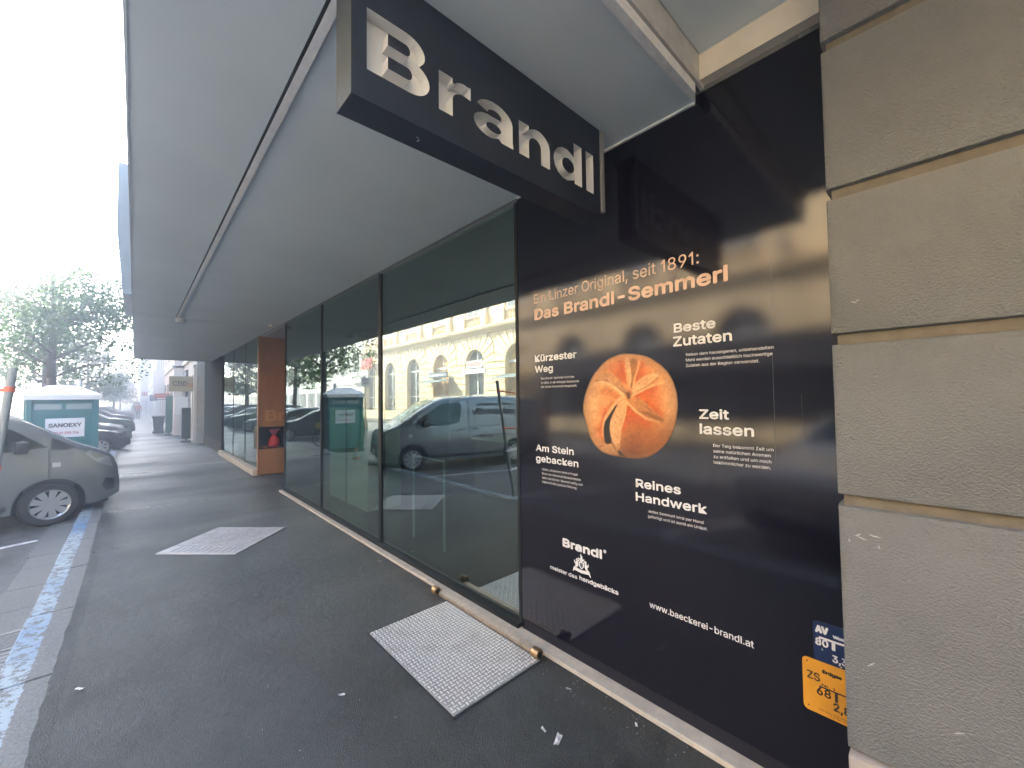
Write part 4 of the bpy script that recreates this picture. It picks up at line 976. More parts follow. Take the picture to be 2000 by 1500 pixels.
# shutter stand / notice board near shops
for x, y, label, m, h in ((1.68, 23.2, 'narrow dark notice stand against the pale shop house', m_bin, 1.5), (1.36, 28.6, 'dark green folding shutter beside the waste bin', pm('shutter_green', (.03, .12, .09), rough=.5), 2.1)):
    e = empty('shop_stand', (x, y, 0), label, 'stand'); MB().bevbox(-.16, .16, -.05, .05, .12, h, .01).build('panel', m, e)
    MB().box(-.18, .18, -.14, .14, 0, .04).tube((0, 0, .04), (0, 0, .14), .03).build('foot', m_black, e)

m_pilw = pm('white_pilaster', (.5, .49, .47), rough=.8)
for y_, w_, m, lb in ((21.75, .22, m_pilw, 'white painted door jamb beside the dark end panel'), (25.4, .30, m_bin, 'dark grey advertising column board against the pale shop house'), (27.3, .26, m_pilw, 'white pillar at the far corner of the pale shop house')):
    e = empty('shop_pilaster', (1.86, y_, 0), lb, 'pilaster'); MB().bevbox(-.06, .05, -w_/2, w_/2, .16, 3.2, .01).build('shaft', m, e); MB().bevbox(-.09, .05, -w_/2-.03, w_/2+.03, 0, .16, .01).build('base', m, e); MB().bevbox(-.09, .05, -w_/2-.03, w_/2+.03, 3.2, 3.32, .01).build('capital', m, e)
for y_, z0, z1, lb, m in ((24.6, 1.2, 2.0, 'small white notice hanging by the pale shop house', m_white), (26.4, 2.5, 3.1, 'white hanging sign above the waste bin', m_white)):
    psign('hanging_sign', 1.35, 1.85, z0, z1, y_, m, lb, None, m_ink, th=.05, arm=.05, bold=.02)

# ================================================================== TREES
def tree(x, y, h, r, zb, n, label, seed, tr=.11, leaf=.11, m=None, lean=(0, 0), sx=1.0):
    rr = random.Random(seed); e = empty('street_tree', (x, y, ZR), label, 'tree', 'street trees between the parked cars')
    t = MB(); top = Vector((lean[0], lean[1], h*.8)); pts = [Vector((0, 0, -.1)), Vector((rr.uniform(-.05, .05), 0, zb*.6)), Vector((lean[0]*.4, lean[1]*.4, zb)), top]
    t.path(pts, [tr*1.2, tr, tr*.85, tr*.2], 10)
    clumps = []
    for i in range(16):
        a = rr.uniform(0, 6.28); zz_ = zb+.25+(h-zb-.6)*rr.random(); f = (zz_-zb)/(h-zb)
        reach = r*(1-.6*f**1.6)*rr.uniform(.55, .95)
        p0 = pts[2].lerp(top, max(0, (zz_-zb)/(h*.8-zb)-.25) if zz_ < h*.8 else .8)
        p1 = Vector((lean[0]*f+math.cos(a)*reach*sx, lean[1]*f+math.sin(a)*reach, zz_)); mid_ = p0.lerp(p1, .5)+Vector((0, 0, .12))
        t.path([p0, mid_, p1], [tr*.35, tr*.2, tr*.06], 6); clumps.append((p1, r*rr.uniform(.28, .46)))
        if rr.random() < .7: clumps.append((mid_+Vector((0, 0, .1)), r*.34))
    clumps.append((top+Vector((0, 0, h*.12)), r*.3)); clumps.append((top+Vector((.1, 0, h*.02)), r*.4))
    t.build('trunk', m_trunk, e, smooth=True)
    lf = MB()
    for i in range(n):
        c_, cr_ = rr.choice(clumps)
        while True:
            d = Vector((rr.uniform(-1, 1), rr.uniform(-1, 1), rr.uniform(-1, 1)))
            if .15 < d.length < 1: break
        d = d.normalized()*(d.length**.5); p = c_+Vector((d.x*cr_, d.y*cr_, d.z*cr_*.75))
        a = Vector((rr.gauss(0, 1), rr.gauss(0, 1), rr.gauss(0, .6))).normalized(); b_ = a.orthogonal().normalized(); b_.rotate(Matrix.Rotation(rr.uniform(0, 6.28), 3, a)); s = leaf*rr.uniform(.6, 1.3); w_ = s*.55
        c2_ = a.cross(b_)
        lf.add([p, p+b_*s*.5+c2_*w_*.5, p+b_*s, p+b_*s*.5-c2_*w_*.5], [(0, 1, 2, 3)])
    lf.build('crown', m or m_leaf, e, fixn=False)
    return e
tree(-1.95, 19.3, 7.7, 2.45, 2.7, 11000, 'large leafy tree rising behind the teal toilet cabin', 2, .13, .115)
tree(-2.3, 38.5, 6.5, 2.0, 2.4, 5000, 'second street tree, half hidden behind the nearest one', 9, .12, .17, m_leaf2)
tree(-1.6, 58.5, 5.2, 1.75, 1.9, 3600, 'rounded small tree further along the row of parked cars', 13, .1, .2, m_leaf2)
tree(-1.7, 88, 6.0, 2.0, 2.0, 2500, 'farthest small tree at the end of the parked cars', 17, .1, .28, m_leaf2)
tree(-3.0, 27.8, 7.4, 2.3, 2.8, 5500, 'tree set back from the kerb behind the nearest one', 23, .12, .17)

# support stake at the kerb
se = empty('tree_stake', (-.94, 5.9, ZR), 'leaning grey wooden stake with orange straps beside the van', 'stake')
p0, p1 = Vector((-.10, -.14, -.1)), Vector((.09, .12, 2.22))
d_ = (p1-p0).normalized()
MB().tube(p0, p1, .034, .030, 12).build('post', m_post, se, smooth=40)
for z_ in (2.02, 1.30): c_ = p0+d_*(z_/d_.z+.1); MB().tube(c_-d_*.025, c_+d_*.025, .038, .037, 14).tube(c_, c_+Vector((-.5, .06, -.04)), .018, .015).build('strap', m_orange, se)
for z_ in (.86, .50): c_ = p0+d_*(z_/d_.z+.1); MB().tube(c_-d_*.02, c_+d_*.02, .040, .040, 14).tube(c_, c_+Vector((-.4, .03, .02)), .018).build('tie', m_white, se)

# ================================================================== PORTABLE TOILET
pt = empty('portable_toilet', (-1.38, 15.5, ZR), 'teal portable toilet cabin with white roof between van and car', 'toilet cabin', rz=R(9))
W2 = .56
b = MB(); b.bevbox(-W2, W2, -W2, W2, .12, 1.98, .02); b.build('cabin', m_teal, pt)
for sx in (-1, 1):
    for sy in (-1, 1): MB().bevbox(sx*W2-.05, sx*W2+.05, sy*W2-.05, sy*W2+.05, .1, 1.99, .015).build('corner_post', m_teal, pt)
for z_ in (.25, .93, 1.60): MB().box(-W2+.1, W2-.1, -W2-.02, -W2-.001, z_, z_+.04).build('wall_rib', m_teal, pt)
m_vent = pm('vent_grey', (.3, .36, .36), rough=.6)
for i in range(2): MB().box(-W2+.08+i*.52, -.04+i*.52, -W2-.012, -W2-.002, 1.74, 1.88).build('vent', m_vent, pt)
b = MB(); hw = .66
b.add([(-hw, -hw, 1.98), (hw, -hw, 1.98), (hw, hw, 1.98), (-hw, hw, 1.98), (-hw, -hw, 2.10), (hw, -hw, 2.10), (hw, hw, 2.10), (-hw, hw, 2.10), (-.25, -.25, 2.34), (.25, -.25, 2.34), (.25, .25, 2.34), (-.25, .25, 2.34)], [(0, 3, 2, 1), (0, 1, 5, 4), (1, 2, 6, 5), (2, 3, 7, 6), (3, 0, 4, 7), (4, 5, 9, 8), (5, 6, 10, 9), (6, 7, 11, 10), (7, 4, 8, 11), (8, 9, 10, 11)])
b.build('roof', m_white, pt); MB().tube((.3, -.1, 2.2), (.3, -.1, 2.5), .05).build('vent_pipe', m_gy, pt)
MB().box(-.64, .64, -.64, .64, 0, .1).build('skid', m_under, pt)
b = MB().box(-.30, .36, -W2-.030, -W2-.022, 1.05, 1.52); sgn = b.build('sign', m_white, pt)
lettering('lettering', 'SANOEXY', (-.25, -W2-.030, 1.30), (1, 0, 0), (0, 0, 1), (0, -1, 0), .56, .10, m_ink, sgn, .006, 6)
lettering('lettering', '0732 555 214', (-.16, -W2-.030, 1.13), (1, 0, 0), (0, 0, 1), (0, -1, 0), .42, .06, pm('red_text', (.5, .06, .1), rough=.5), sgn, .003, 6)
MB().box(-W2-.006, -W2+.0, -.4, .4, .2, 1.9).build('door', m_teal, pt)

# traffic cone
cn = empty('traffic_cone', (-.46, 11.95, ZR), 'orange and white traffic cone behind the van nose', 'cone')
MB().lathe([(0, .5), (.02, .5), (.035, .47), (.125, .04), (0, .04)], n=18).build('cone', m_orange, cn, smooth=40)
MB().lathe([(.061, .36), (.092, .22), (.094, .22), (.063, .36)], n=18, closed=True).build('band', m_white, cn)
MB().bevbox(-.18, .18, -.18, .18, 0, .04, .01).build('foot', m_orange, cn)

# bicycle
bc = empty('bicycle', (-1.80, 17.45, ZR), 'dark bicycle with yellow crate parked behind the toilet cabin', 'bicycle', rz=R(10))
for xx in (-.52, .52):
    wq = MB(); wq.lathe([(.335+.018*math.cos(a*math.pi/4), .018*math.sin(a*math.pi/4)) for a in range(8)], (xx, 0, .34), 28, 'y', True)
    for i in range(14): a = i*math.pi/7; wq.tube((xx, 0, .34), (xx+.32*math.cos(a), 0, .34+.32*math.sin(a)), .002, n=4)
    wq.build('wheel', m_tyre, bc)
q = MB()
for a, b2 in (((-.52, 0, .34), (-.1, 0, .3)), ((-.1, 0, .3), (-.22, 0, .82)), ((-.52, 0, .34), (-.2, 0, .72)), ((-.1, 0, .3), (.38, 0, .75)), ((-.2, 0, .74), (.37, 0, .82)), ((.36, 0, .92), (.52, 0, .34))): q.tube(a, b2, .017, n=8)
q.build('frame', m_black, bc); MB().tube((.36, -.28, .98), (.36, .28, .98), .013).tube((.36, 0, .9), (.36, 0, .98), .013).build('handlebar', m_chrome, bc)
MB().bevbox(-.36, -.1, -.08, .08, .83, .89, .03).build('saddle', m_black, bc)
MB().box(.42, .75, -.18, .18, .74, .96).build('crate', pm('crate_yellow', (.6, .42, .08), rough=.6), bc)

# ================================================================== VEHICLES
def interp(pts, x):
    for (a, b), (c, d) in zip(pts, pts[1:]):
        if x <= c:
            t = (x-a)/(c-a) if c > a else 0; return b+(d-b)*t
    return pts[-1][1]
def smooth_prof(pts, n=6):
    o = []; m = len(pts)
    for i in range(m-1):
        p0, p1, p2, p3 = pts[max(0, i-1)], pts[i], pts[i+1], pts[min(m-1, i+2)]
        d = p2[0]-p1[0]
        m1 = (p2[1]-p0[1])/max(1e-6, p2[0]-p0[0])*d; m2 = (p3[1]-p1[1])/max(1e-6, p3[0]-p1[0])*d
        for j in range(n):
            t = j/n; o.append((p1[0]+d*t, (2*t**3-3*t*t+1)*p1[1]+(t**3-2*t*t+t)*m1+(-2*t**3+3*t*t)*p2[1]+(t**3-t*t)*m2))
    return o+[pts[-1]]
class Car:
    def __init__(s, L, W, prof, belt, roof, axles, tumble, wr=.33, sill=.24, nose_taper=.16, tail_taper=.08):
        s.L, s.W, s.prof, s.belt, s.roof, s.ax, s.tb, s.wr, s.sill, s.nt, s.tt = L, W, smooth_prof(prof), belt, roof, axles, tumble, wr, sill, nose_taper, tail_taper
        s.hc = wr+.0; s.ar = wr+.055
    def zt(s, x): return interp(s.prof, x)
    def zb(s, x):
        z = s.sill + .10*max(0, 1-x/.35)**2 + .12*max(0, 1-(s.L-x)/.4)**2
        for a in s.ax:
            d = abs(x-a)
            if d < s.ar: z = max(z, s.hc+math.sqrt(s.ar**2-d*d))
        return z
    def hw(s, x, z):
        w = s.W/2
        w *= 1-s.nt*max(0, 1-x/.65)**2.4-s.tt*max(0, 1-(s.L-x)/.5)**2.4
        w *= 1-.035*((z-.62)/.45)**2 if z < s.belt else 1-.035*((s.belt-.62)/.45)**2
        if z > s.belt: w *= 1-s.tb*min(1.15, (z-s.belt)/(s.roof-s.belt))**1.15
        return w
    def cross(s, x, t):
        zt, zb = s.zt(x), s.zb(x); r = min(.13, .32*(zt-zb)); zs = zt-r
        if t <= .6: z = zb+(zs-zb)*t/.6; return s.hw(x, z), z
        ws = s.hw(x, zs); rw = min(r*1.5, ws*.4)
        if t <= .8:
            a = (t-.6)/.2*math.pi/2; return ws-rw+rw*math.cos(a), zs+r*.86*math.sin(a)
        q = (t-.8)/.2; return (ws-rw)*(1-q), zs+r*(.86+.14*math.sin(q*math.pi/2))
    def body(s, parent, mat):
        xs = set([0, .01, .03, .07, .12, .18, s.L, s.L-.01, s.L-.04, s.L-.1]); 
        for i in range(48): xs.add(s.L*i/47)
        for a in s.ax:
            for i in range(15): xs.add(a+s.ar*math.sin(-math.pi/2+math.pi*i/14))
            xs.add(a-s.ar-.003); xs.add(a+s.ar+.003)
        xs = sorted(x for x in xs if 0 <= x <= s.L); ts = [i/10*.6 for i in range(11)]+[.65, .7, .75, .8, .87, .94, 1]
        nv = len(ts); mb = MB(); v = []
        for x in xs:
            row = [s.cross(x, t) for t in ts]
            v += [(-x, -a, z) for a, z in row]+[(-x, a, z) for a, z in reversed(row[:-1])]
        n2 = 2*nv-1
        f = [(i*n2+j, (i+1)*n2+j, (i+1)*n2+j+1, i*n2+j+1) for i in range(len(xs)-1) for j in range(n2-1)]
        f += [tuple(range(n2)), tuple((len(xs)-1)*n2+j for j in range(n2))]
        mb.add(v, f); o = mb.build('body', mat, parent, smooth=38)
        MB().box(-s.L+.12, -.12, -s.W/2+.22, s.W/2-.22, s.sill-.04, s.belt-.12).box(-s.ax[0]-.28, -s.ax[0]+.28, -s.W/2+.03, s.W/2-.03, .55, s.belt-.16).build('underbody', m_under, parent)
        return o
    def side(s, quad, side, parent, name, mat, off=.007, nu=8, nv=5):
        """patch lying on the flank; quad = four (x, z) corners"""
        (a, b, c, d) = quad
        def fn(u, v):
            x = (a[0]*(1-u)+b[0]*u)*(1-v)+(d[0]*(1-u)+c[0]*u)*v; z = (a[1]*(1-u)+b[1]*u)*(1-v)+(d[1]*(1-u)+c[1]*u)*v
            return (-x, side*(s.hw(x, z)+off), z)
        return MB().grid(fn, nu, nv).build(name, mat, parent, smooth=True)
    def sidepoly(s, pts, side, parent, name, mat, off=.007):
        tri = tessellate_polygon([[Vector((a, b, 0)) for a, b in pts]])
        return MB().add([(-x, side*(s.hw(x, z)+off), z) for x, z in pts], [tuple(t) for t in tri]).build(name, mat, parent)
    def top(s, x0, x1, t0, parent, name, mat, off=.008, n=8):
        def fn(u, v):
            x = x0+(x1-x0)*u; tt = t0+(1-t0)*(1-abs(2*v-1)); a, z = s.cross(x, min(1, tt)); dz = (s.zt(x+.02)-s.zt(x-.02))/.04; l = math.hypot(1, dz)
            return (-x+off*dz/l, (a if v > .5 else -a), z+off/l)
        return MB().grid(fn, n, 14).build(name, mat, parent, smooth=True)
    def wheels(s, parent, spokes=7, width=.2):
        for a in s.ax:
            for sd_ in (-1, 1):
                y = sd_*(s.W/2-width/2-.015); wr = s.wr
                w_ = MB().lathe([(wr*.66, -width/2), (wr*.9, -width/2), (wr*.985, -width*.36), (wr, -width*.2), (wr, width*.2), (wr*.985, width*.36), (wr*.9, width/2), (wr*.66, width/2)], (-a, y, wr), 30, 'y', True).build('wheel', m_tyre, parent, smooth=40)
                q = MB(); q.lathe([(wr*.60, sd_*(width*.5-.02)), (wr*.675, sd_*(width*.5+.002)), (wr*.675, -sd_*.02), (wr*.60, -sd_*.02)], (-a, y, wr), 28, 'y', True)
                for i in range(spokes):
                    an = 2*math.pi*i/spokes
                    for da, rr2 in ((0, .62),):
                        dv = Vector((math.cos(an), 0, math.sin(an))); nvv = Vector((-math.sin(an), 0, math.cos(an))); c0 = Vector((-a, y+sd_*(width*.5-.025), wr))
                        w0, w1 = wr*.13, wr*.19
                        pts = [c0+dv*wr*.12-nvv*w0*.6, c0+dv*wr*.62-nvv*w1*.75, c0+dv*wr*.62+nvv*w1*.75, c0+dv*wr*.12+nvv*w0*.6]; o_ = Vector((0, sd_*.02, 0))
                        q.add([p for p in pts]+[p+o_ for p in pts], [(0, 1, 2, 3), (4, 5, 6, 7), (0, 1, 5, 4), (1, 2, 6, 5), (2, 3, 7, 6), (3, 0, 4, 7)])
                q.lathe([(0, sd_*(width*.5)), (wr*.14, sd_*(width*.5-.002)), (wr*.17, sd_*(width*.5-.03))], (-a, y, wr), 16, 'y')
                q.build('rim', m_rim, w_)
                MB().lathe([(0, sd_*(width*.5-.06)), (wr*.66, sd_*(width*.5-.06))], (-a, y, wr), 20, 'y').build('hub', m_under, w_)

def place(e, x, y, th): e.location = (x, y, ZR); e.rotation_euler = (0, 0, th)
# --- grey delivery van
m_vanp = pm('van_grey', (.20, .21, .205), rough=.26, metal=.4, coat=.7)
m_trimblk = pm('trim_black', (.022, .023, .024), rough=.55)
van = empty('delivery_van', (0, 0, 0), 'grey panel van parked nose-in at the kerb', 'van')
V = Car(4.97, 1.98, [(0, .62), (.025, .88), (.08, 1.02), (.25, 1.14), (.52, 1.27), (.80, 1.46), (1.15, 1.70), (1.5, 1.87), (1.85, 1.94), (2.6, 1.965), (4.3, 1.95), (4.75, 1.90), (4.92, 1.74), (4.97, 1.15)], 1.14, 1.95, (.83, 3.76), .115, .335, .26, .15, .05)
V.body(van, m_vanp); V.wheels(van, 9)
for sd_ in (-1, 1):
    V.sidepoly([(.86, 1.21), (1.2, 1.49), (1.52, 1.70), (1.75, 1.77), (2.12, 1.77), (2.17, 1.72), (2.14, 1.36), (2.06, 1.24), (1.9, 1.18), (1.5, 1.165)], sd_, van, 'side_window', m_carglass)
    V.sidepoly([(.56, 1.19), (.82, 1.36), (.83, 1.17), (.66, 1.15)], sd_, van, 'quarter_window', m_trimblk)
    for q in ([(.845, .74), (.86, .74), (.86, 1.17), (.845, 1.17)], [(2.36, .42), (2.38, .42), (2.38, 1.82), (2.36, 1.82)], [(3.78, 1.15), (3.80, 1.15), (3.80, 1.82), (3.78, 1.82)]): V.side(q, sd_, van, 'door_seam', m_trimblk, .003, 1, 8)
    V.side([(2.4, 1.10), (4.9, 1.12), (4.9, 1.135), (2.4, 1.115)], sd_, van, 'slide_rail', m_trimblk, .006, 12, 1)
    V.side([(1.27, .33), (3.34, .33), (3.34, .40), (1.27, .40)], sd_, van, 'sill_trim', m_trimblk, .006, 12, 2)
    V.side([(2.46, 1.24), (3.70, 1.24), (3.70, 1.26), (2.46, 1.26)], sd_, van, 'body_crease', m_vanp, .008, 10, 1)
    for x_ in (2.12, 2.56):
        hnd = MB().bevbox(-x_-.11, -x_+.11, sd_*(V.hw(x_, 1.04)+.005)-.015, sd_*(V.hw(x_, 1.04)+.005)+.02, 1.02, 1.06, .012); hnd.build('door_handle', m_trimblk, van)
    mr_ = MB().bevbox(-1.22, -1.08, min(sd_*.96, sd_*1.14), max(sd_*.96, sd_*1.14), 1.15, 1.33, .04); mr_.build('wing_mirror', m_trimblk, van, smooth=40)
    V.sidepoly([(.10, .80), (.15, .98), (.40, 1.12), (.46, 1.07), (.3, .90)], sd_, van, 'headlight', m_lamp, .006)
    V.sidepoly([(.07, .44), (.08, .60), (.20, .64), (.25, .52), (.18, .42)], sd_, van, 'fog_lamp', m_under, .006)
    V.side([(4.80, .9), (4.95, .9), (4.93, 1.6), (4.82, 1.6)], sd_, van, 'tail_light', m_red, .006)
    V.side([(.73, .90), (.82, .90), (.82, .97), (.73, .97)], sd_, van, 'badge', m_rim, .006, 1, 1)
V.top(.60, 1.46, .80, van, 'windscreen', m_carglass)
for z0, z1 in ((.42, .52), (.56, .60), (.64, .68)): MB().box(-.02, .012, -.62, .62, z0, z1).build('grille_bar', m_trimblk, van)
MB().box(.012, .018, -.26, .26, .44, .54).build('number_plate', m_plate, van)
vx = lambda x_, z: (-x_, -(V.hw(x_, z)), z)
lettering('lettering', 'salesmotiv', (-3.78, -V.hw(3.3, 1.5)-.012, 1.42), (1, 0, 0), (0, 0, 1), (0, -1, 0), 1.30, .20, m_ink, van, .009, 8)
lettering('lettering', 'MESSEBAU UND WERBUNG', (-3.7, -V.hw(3.3, 1.6)-.012, 1.68), (1, 0, 0), (0, 0, 1), (0, -1, 0), 1.05, .06, m_ink, van, .003, 4)
lettering('lettering', 'www', (-3.1, -V.hw(3.2, .8)-.012, .80), (1, 0, 0), (0, 0, 1), (0, -1, 0), .45, .10, m_ink, van, .005, 6)
# nose front right corner placed from the photograph's wheel position
def put(e, car, wx, wy, th, ax=0):
    """move a vehicle so that its right front wheel centre stands at (wx, wy)"""
    l = Vector((-car.ax[ax], -(car.W/2-.1), 0)); l.rotate(Matrix.Rotation(th, 3, 'Z')); place(e, wx-l.x, wy-l.y, th)
put(van, V, -.96, 9.55, R(17))

# --- cars
SEDAN = [(0, .50), (.03, .66), (.12, .74), (.5, .86), (1.05, .96), (1.25, 1.03), (1.75, 1.30), (2.1, 1.42), (2.6, 1.455), (3.3, 1.42), (3.75, 1.27), (4.1, 1.08), (4.28, 1.0), (4.36, .82), (4.38, .5)]
HATCH = [(0, .50), (.03, .68), (.12, .78), (.5, .92), (.95, 1.02), (1.15, 1.10), (1.6, 1.36), (1.95, 1.48), (2.5, 1.52), (3.3, 1.48), (3.7, 1.30), (3.9, 1.12), (4.0, .85), (4.02, .5)]
SUV = [(0, .60), (.03, .84), (.12, .95), (.5, 1.04), (1.05, 1.12), (1.25, 1.2), (1.7, 1.5), (2.05, 1.63), (2.6, 1.67), (3.7, 1.63), (4.15, 1.45), (4.35, 1.2), (4.45, .9), (4.47, .6)]
def make_car(kind, paint, label):
    e = empty('parked_car', (0, 0, 0), label, 'car', 'cars parked nose-in along the kerb')
    if kind == 'sedan': Cc = Car(4.38, 1.78, SEDAN, .93, 1.45, (.85, 3.5), .26, .32); wq = [[(1.42, .96), (1.85, 1.24), (2.15, 1.335), (2.52, 1.36), (2.50, .97)], [(2.58, .97), (2.60, 1.36), (3.2, 1.32), (3.6, 1.17), (3.72, 1.01)]]; ws = (1.25, 2.0)
    elif kind == 'hatch': Cc = Car(4.02, 1.74, HATCH, .98, 1.51, (.80, 3.3), .24, .31); wq = [[(1.35, 1.02), (1.70, 1.29), (2.0, 1.39), (2.42, 1.42), (2.40, 1.02)], [(2.48, 1.02), (2.5, 1.42), (3.2, 1.37), (3.6, 1.10)]]; ws = (1.15, 1.85)
    else: Cc = Car(4.47, 1.84, SUV, 1.08, 1.66, (.90, 3.55), .2, .35, .28); wq = [[(1.42, 1.13), (1.78, 1.42), (2.08, 1.52), (2.55, 1.555), (2.53, 1.13)], [(2.61, 1.13), (2.63, 1.555), (3.5, 1.52), (4.0, 1.38), (4.1, 1.2)]]; ws = (1.27, 1.95)
    e['wheel_x'] = Cc.ax[0]
    Cc.body(e, paint); Cc.wheels(e, 7)
    zl = .78*Cc.zt(.3)
    for sd_ in (-1, 1):
        for q in wq: Cc.sidepoly(q, sd_, e, 'side_window', m_carglass)
        Cc.side([(2.53, .36), (2.545, .36), (2.545, Cc.belt), (2.53, Cc.belt)], sd_, e, 'door_seam', m_trimblk, .003, 1, 6)
        Cc.sidepoly([(.05, zl-.06), (.08, zl+.05), (.45, zl+.12), (.48, zl+.08), (.3, zl-.04)], sd_, e, 'headlight', m_lamp, .006)
        Cc.side([(Cc.L-.35, zl), (Cc.L-.05, zl), (Cc.L-.08, zl+.14), (Cc.L-.35, zl+.12)], sd_, e, 'tail_light', m_red, .006)
        Cc.side([(1.2, .27), (3.1, .27), (3.1, .34), (1.2, .34)], sd_, e, 'sill_trim', m_trimblk, .005, 8, 1)
        MB().bevbox(-1.62, -1.48, min(sd_*(Cc.W/2-.05), sd_*(Cc.W/2+.14)), max(sd_*(Cc.W/2-.05), sd_*(Cc.W/2+.14)), Cc.belt, Cc.belt+.13, .03).build('wing_mirror', m_trimblk, e, smooth=40)
        MB().bevbox(-2.45, -2.25, sd_*(Cc.hw(2.35, .84))-.012, sd_*(Cc.hw(2.35, .84))+.022, .83, .865, .01).build('door_handle', paint, e)
    Cc.top(ws[0], ws[1], .80, e, 'windscreen', m_carglass)
    MB().box(-.03, .010, -.5, .5, .34, .46).box(-.03, .008, -.4, .4, .56, .62).build('grille', m_under, e); MB().box(.010, .016, -.26, .26, .47, .57).build('number_plate', m_plate, e)
    return e, Cc
P_ = lambda n, c, mt=.3: pm(n, c, rough=.28, metal=mt, coat=.6)
paints = dict(dark=P_('paint_dark', (.03, .036, .038)), grey=P_('paint_grey', (.20, .205, .20)), silver=P_('paint_silver', (.42, .43, .43)), blue=P_('paint_blue', (.06, .11, .17)), green=P_('paint_green', (.04, .10, .07)), white=P_('paint_white', (.66, .66, .66), 0), red=P_('paint_red', (.30, .03, .03)))
protos = {}
row = [('sedan', 'dark', 'dark sedan, nearest car beyond the toilet cabin'), ('hatch', 'grey', 'grey hatchback next beyond the dark sedan'), ('sedan', 'silver', 'silver sedan parked beyond the grey hatchback'), ('suv', 'green', 'dark green off-roader beyond the silver sedan'), ('hatch', 'blue', 'blue hatchback beyond the dark green off-roader'), ('sedan', 'white', 'white sedan beyond the blue hatchback'),
       ('suv', 'dark', 'black off-roader in the middle of the far row'), ('hatch', 'silver', 'silver hatchback in the far row before the small tree'), ('sedan', 'blue', 'blue sedan in the far row beside the small tree'), ('suv', 'grey', 'grey off-roader past the small tree'), ('hatch', 'white', 'white hatchback near the end of the car row'), ('sedan', 'green', 'dark green sedan near the end of the car row'), ('suv', 'silver', 'silver off-roader at the very end of the car row')]
yy = 21.0
def car_at(kind, col, label, wx, wy, th):
    key = (kind, col)
    if key not in protos: protos[key] = make_car(kind, paints[col], label); e, Cc = protos[key]
    else: e, Cc = copy_tree(protos[key][0]), protos[key][1]
    e['label'] = label; put(e, Cc, wx, wy, th); return e
for i, (kd, cl_, lb) in enumerate(row):
    car_at(kd, cl_, lb, -.86+(.04 if i % 2 else -.05), yy, TH-R(3)+R((i*7) % 5-2)); yy += 3.05 if i not in (7,) else 5.2
car_at('suv', 'white', 'white off-roader parked at the kerb behind the camera', -1.75, .2, TH)
car_at('sedan', 'silver', 'silver sedan parked far behind the camera', -1.5, -3.4, TH)

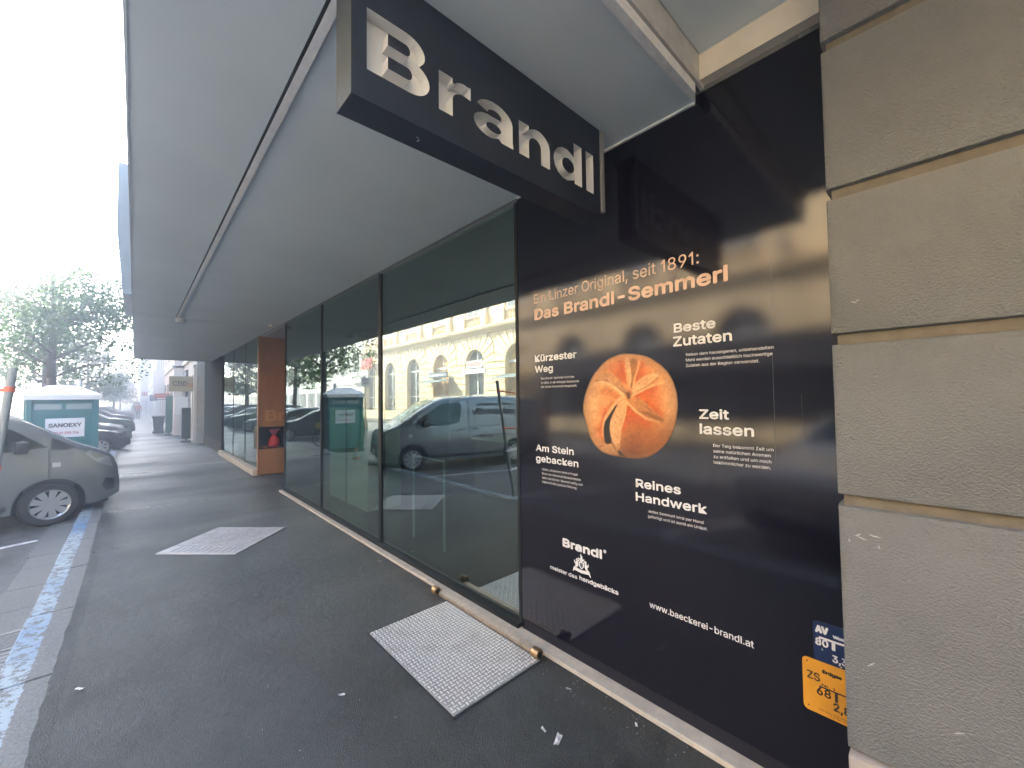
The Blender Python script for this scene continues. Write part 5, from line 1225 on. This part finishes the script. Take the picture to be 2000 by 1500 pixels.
# ================================================================== PEOPLE far down the sidewalk
def person(x, y, label, top, legs, phase, seed, bag=None):
    e = empty('person', (x, y, 0), label, 'person')
    V_ = [(0, 0, .93), (0, 0, 1.15), (0, .0, 1.38), (0, 0, 1.50), (0, .01, 1.60), (0, .015, 1.72)]
    r_ = [.13, .12, .14, .055, .085, .08]; E_ = [(0, 1), (1, 2), (2, 3), (3, 4), (4, 5)]
    for s in (-1, 1):
        k0 = len(V_); V_ += [(s*.09, 0, .86), (s*.095, s*phase*.12, .48), (s*.095, s*phase*.26-.05, .09), (s*.1, s*phase*.26+.10, .04)]; r_ += [.095, .062, .042, .035]; E_ += [(0, k0), (k0, k0+1), (k0+1, k0+2), (k0+2, k0+3)]
        k0 = len(V_); V_ += [(s*.19, 0, 1.40), (s*.24, -s*phase*.10, 1.14), (s*.25, -s*phase*.16+.07, .90), (s*.25, -s*phase*.17+.09, .80)]; r_ += [.06, .045, .035, .03]; E_ += [(2, k0), (k0, k0+1), (k0+1, k0+2), (k0+2, k0+3)]
    me = bpy.data.meshes.new('person_body'); me.from_pydata(V_, E_, []); o = bpy.data.objects.new('body', me); COL.objects.link(o)
    sk = o.modifiers.new('skin', 'SKIN')
    for v, rr2 in zip(me.skin_vertices[0].data, r_): v.radius = (rr2, rr2)
    me.skin_vertices[0].data[0].use_root = True
    sb = o.modifiers.new('sub', 'SUBSURF'); sb.levels = 1; sb.render_levels = 1
    m2 = bpy.data.meshes.new_from_object(o.evaluated_get(bpy.context.evaluated_depsgraph_get())); bpy.data.objects.remove(o)
    skin = pm('skin', (.45, .27, .19), rough=.6)
    for m in (skin, top, legs): m2.materials.append(m)
    for p in m2.polygons:
        c_ = p.center; p.use_smooth = True
        p.material_index = 0 if c_.z > 1.47 or (abs(c_.x) > .2 and c_.z < .9) else (1 if c_.z > .93 else 2)
    ob = bpy.data.objects.new('body', m2); COL.objects.link(ob); ob.parent = e
    MB().lathe([(0, .11), (.06, .10), (.095, .04), (.098, -.02), (.085, -.06)], (0, -.015, 1.68), 14).build('hair', pm('hair_dark', (.04, .03, .025), rough=.7), e, smooth=True)
    if bag: MB().bevbox(-.14, .14, -.24, -.12, 1.0, 1.38, .04).build('backpack', bag, e)
person(.26, 58, 'person in a red top walking on the sidewalk', pm('red_top', (.5, .07, .06), rough=.8), pm('dark_trousers', (.05, .05, .07), rough=.8), 1, 1)
person(-.05, 66, 'person in a green jacket walking beside the parked cars', pm('green_top', (.05, .20, .12), rough=.8), pm('light_trousers', (.3, .3, .32), rough=.8), -1, 2)
person(.12, 70, 'person in a white shirt walking behind the other two', pm('white_top', (.7, .7, .7), rough=.8), pm('dark_jeans', (.06, .08, .12), rough=.8), 1, 3)

# street name / parking sign post seen above the toilet
ps = empty('parking_sign', (-3.0, 17.3, ZR), 'small pale notice sign on a pole above the toilet cabin', 'sign')
MB().tube((0, 0, 0), (0, 0, 2.9), .03).build('pole', m_chrome, ps)
o = MB().bevbox(-.19, .19, -.05, -.035, 2.48, 2.84, .005).build('board', m_white, ps)
q = MB()
for z_ in (2.58, 2.68, 2.76): q.box(-.14, .14, -.054, -.0515, z_, z_+.02)
q.build('text_bar', m_ink, o)

# ================================================================== haze volume added to stand in for the veiling glare
hz = MB().box(-25.5, 14, -42, 186, -1.2, 12.4).build('haze', bpy.data.materials.new('veil_haze'))
tag(hz, kind='stuff'); hm = hz.data.materials[0]; hm.use_nodes = True; t = hm.node_tree; t.nodes.remove(t.nodes['Principled BSDF'])
pv = t.nodes.new('ShaderNodeVolumePrincipled'); pv.inputs['Color'].default_value = (.93, .95, .97, 1); pv.inputs['Density'].default_value = .019; pv.inputs['Anisotropy'].default_value = .6
t.links.new(pv.outputs[0], t.nodes['Material Output'].inputs['Volume'])
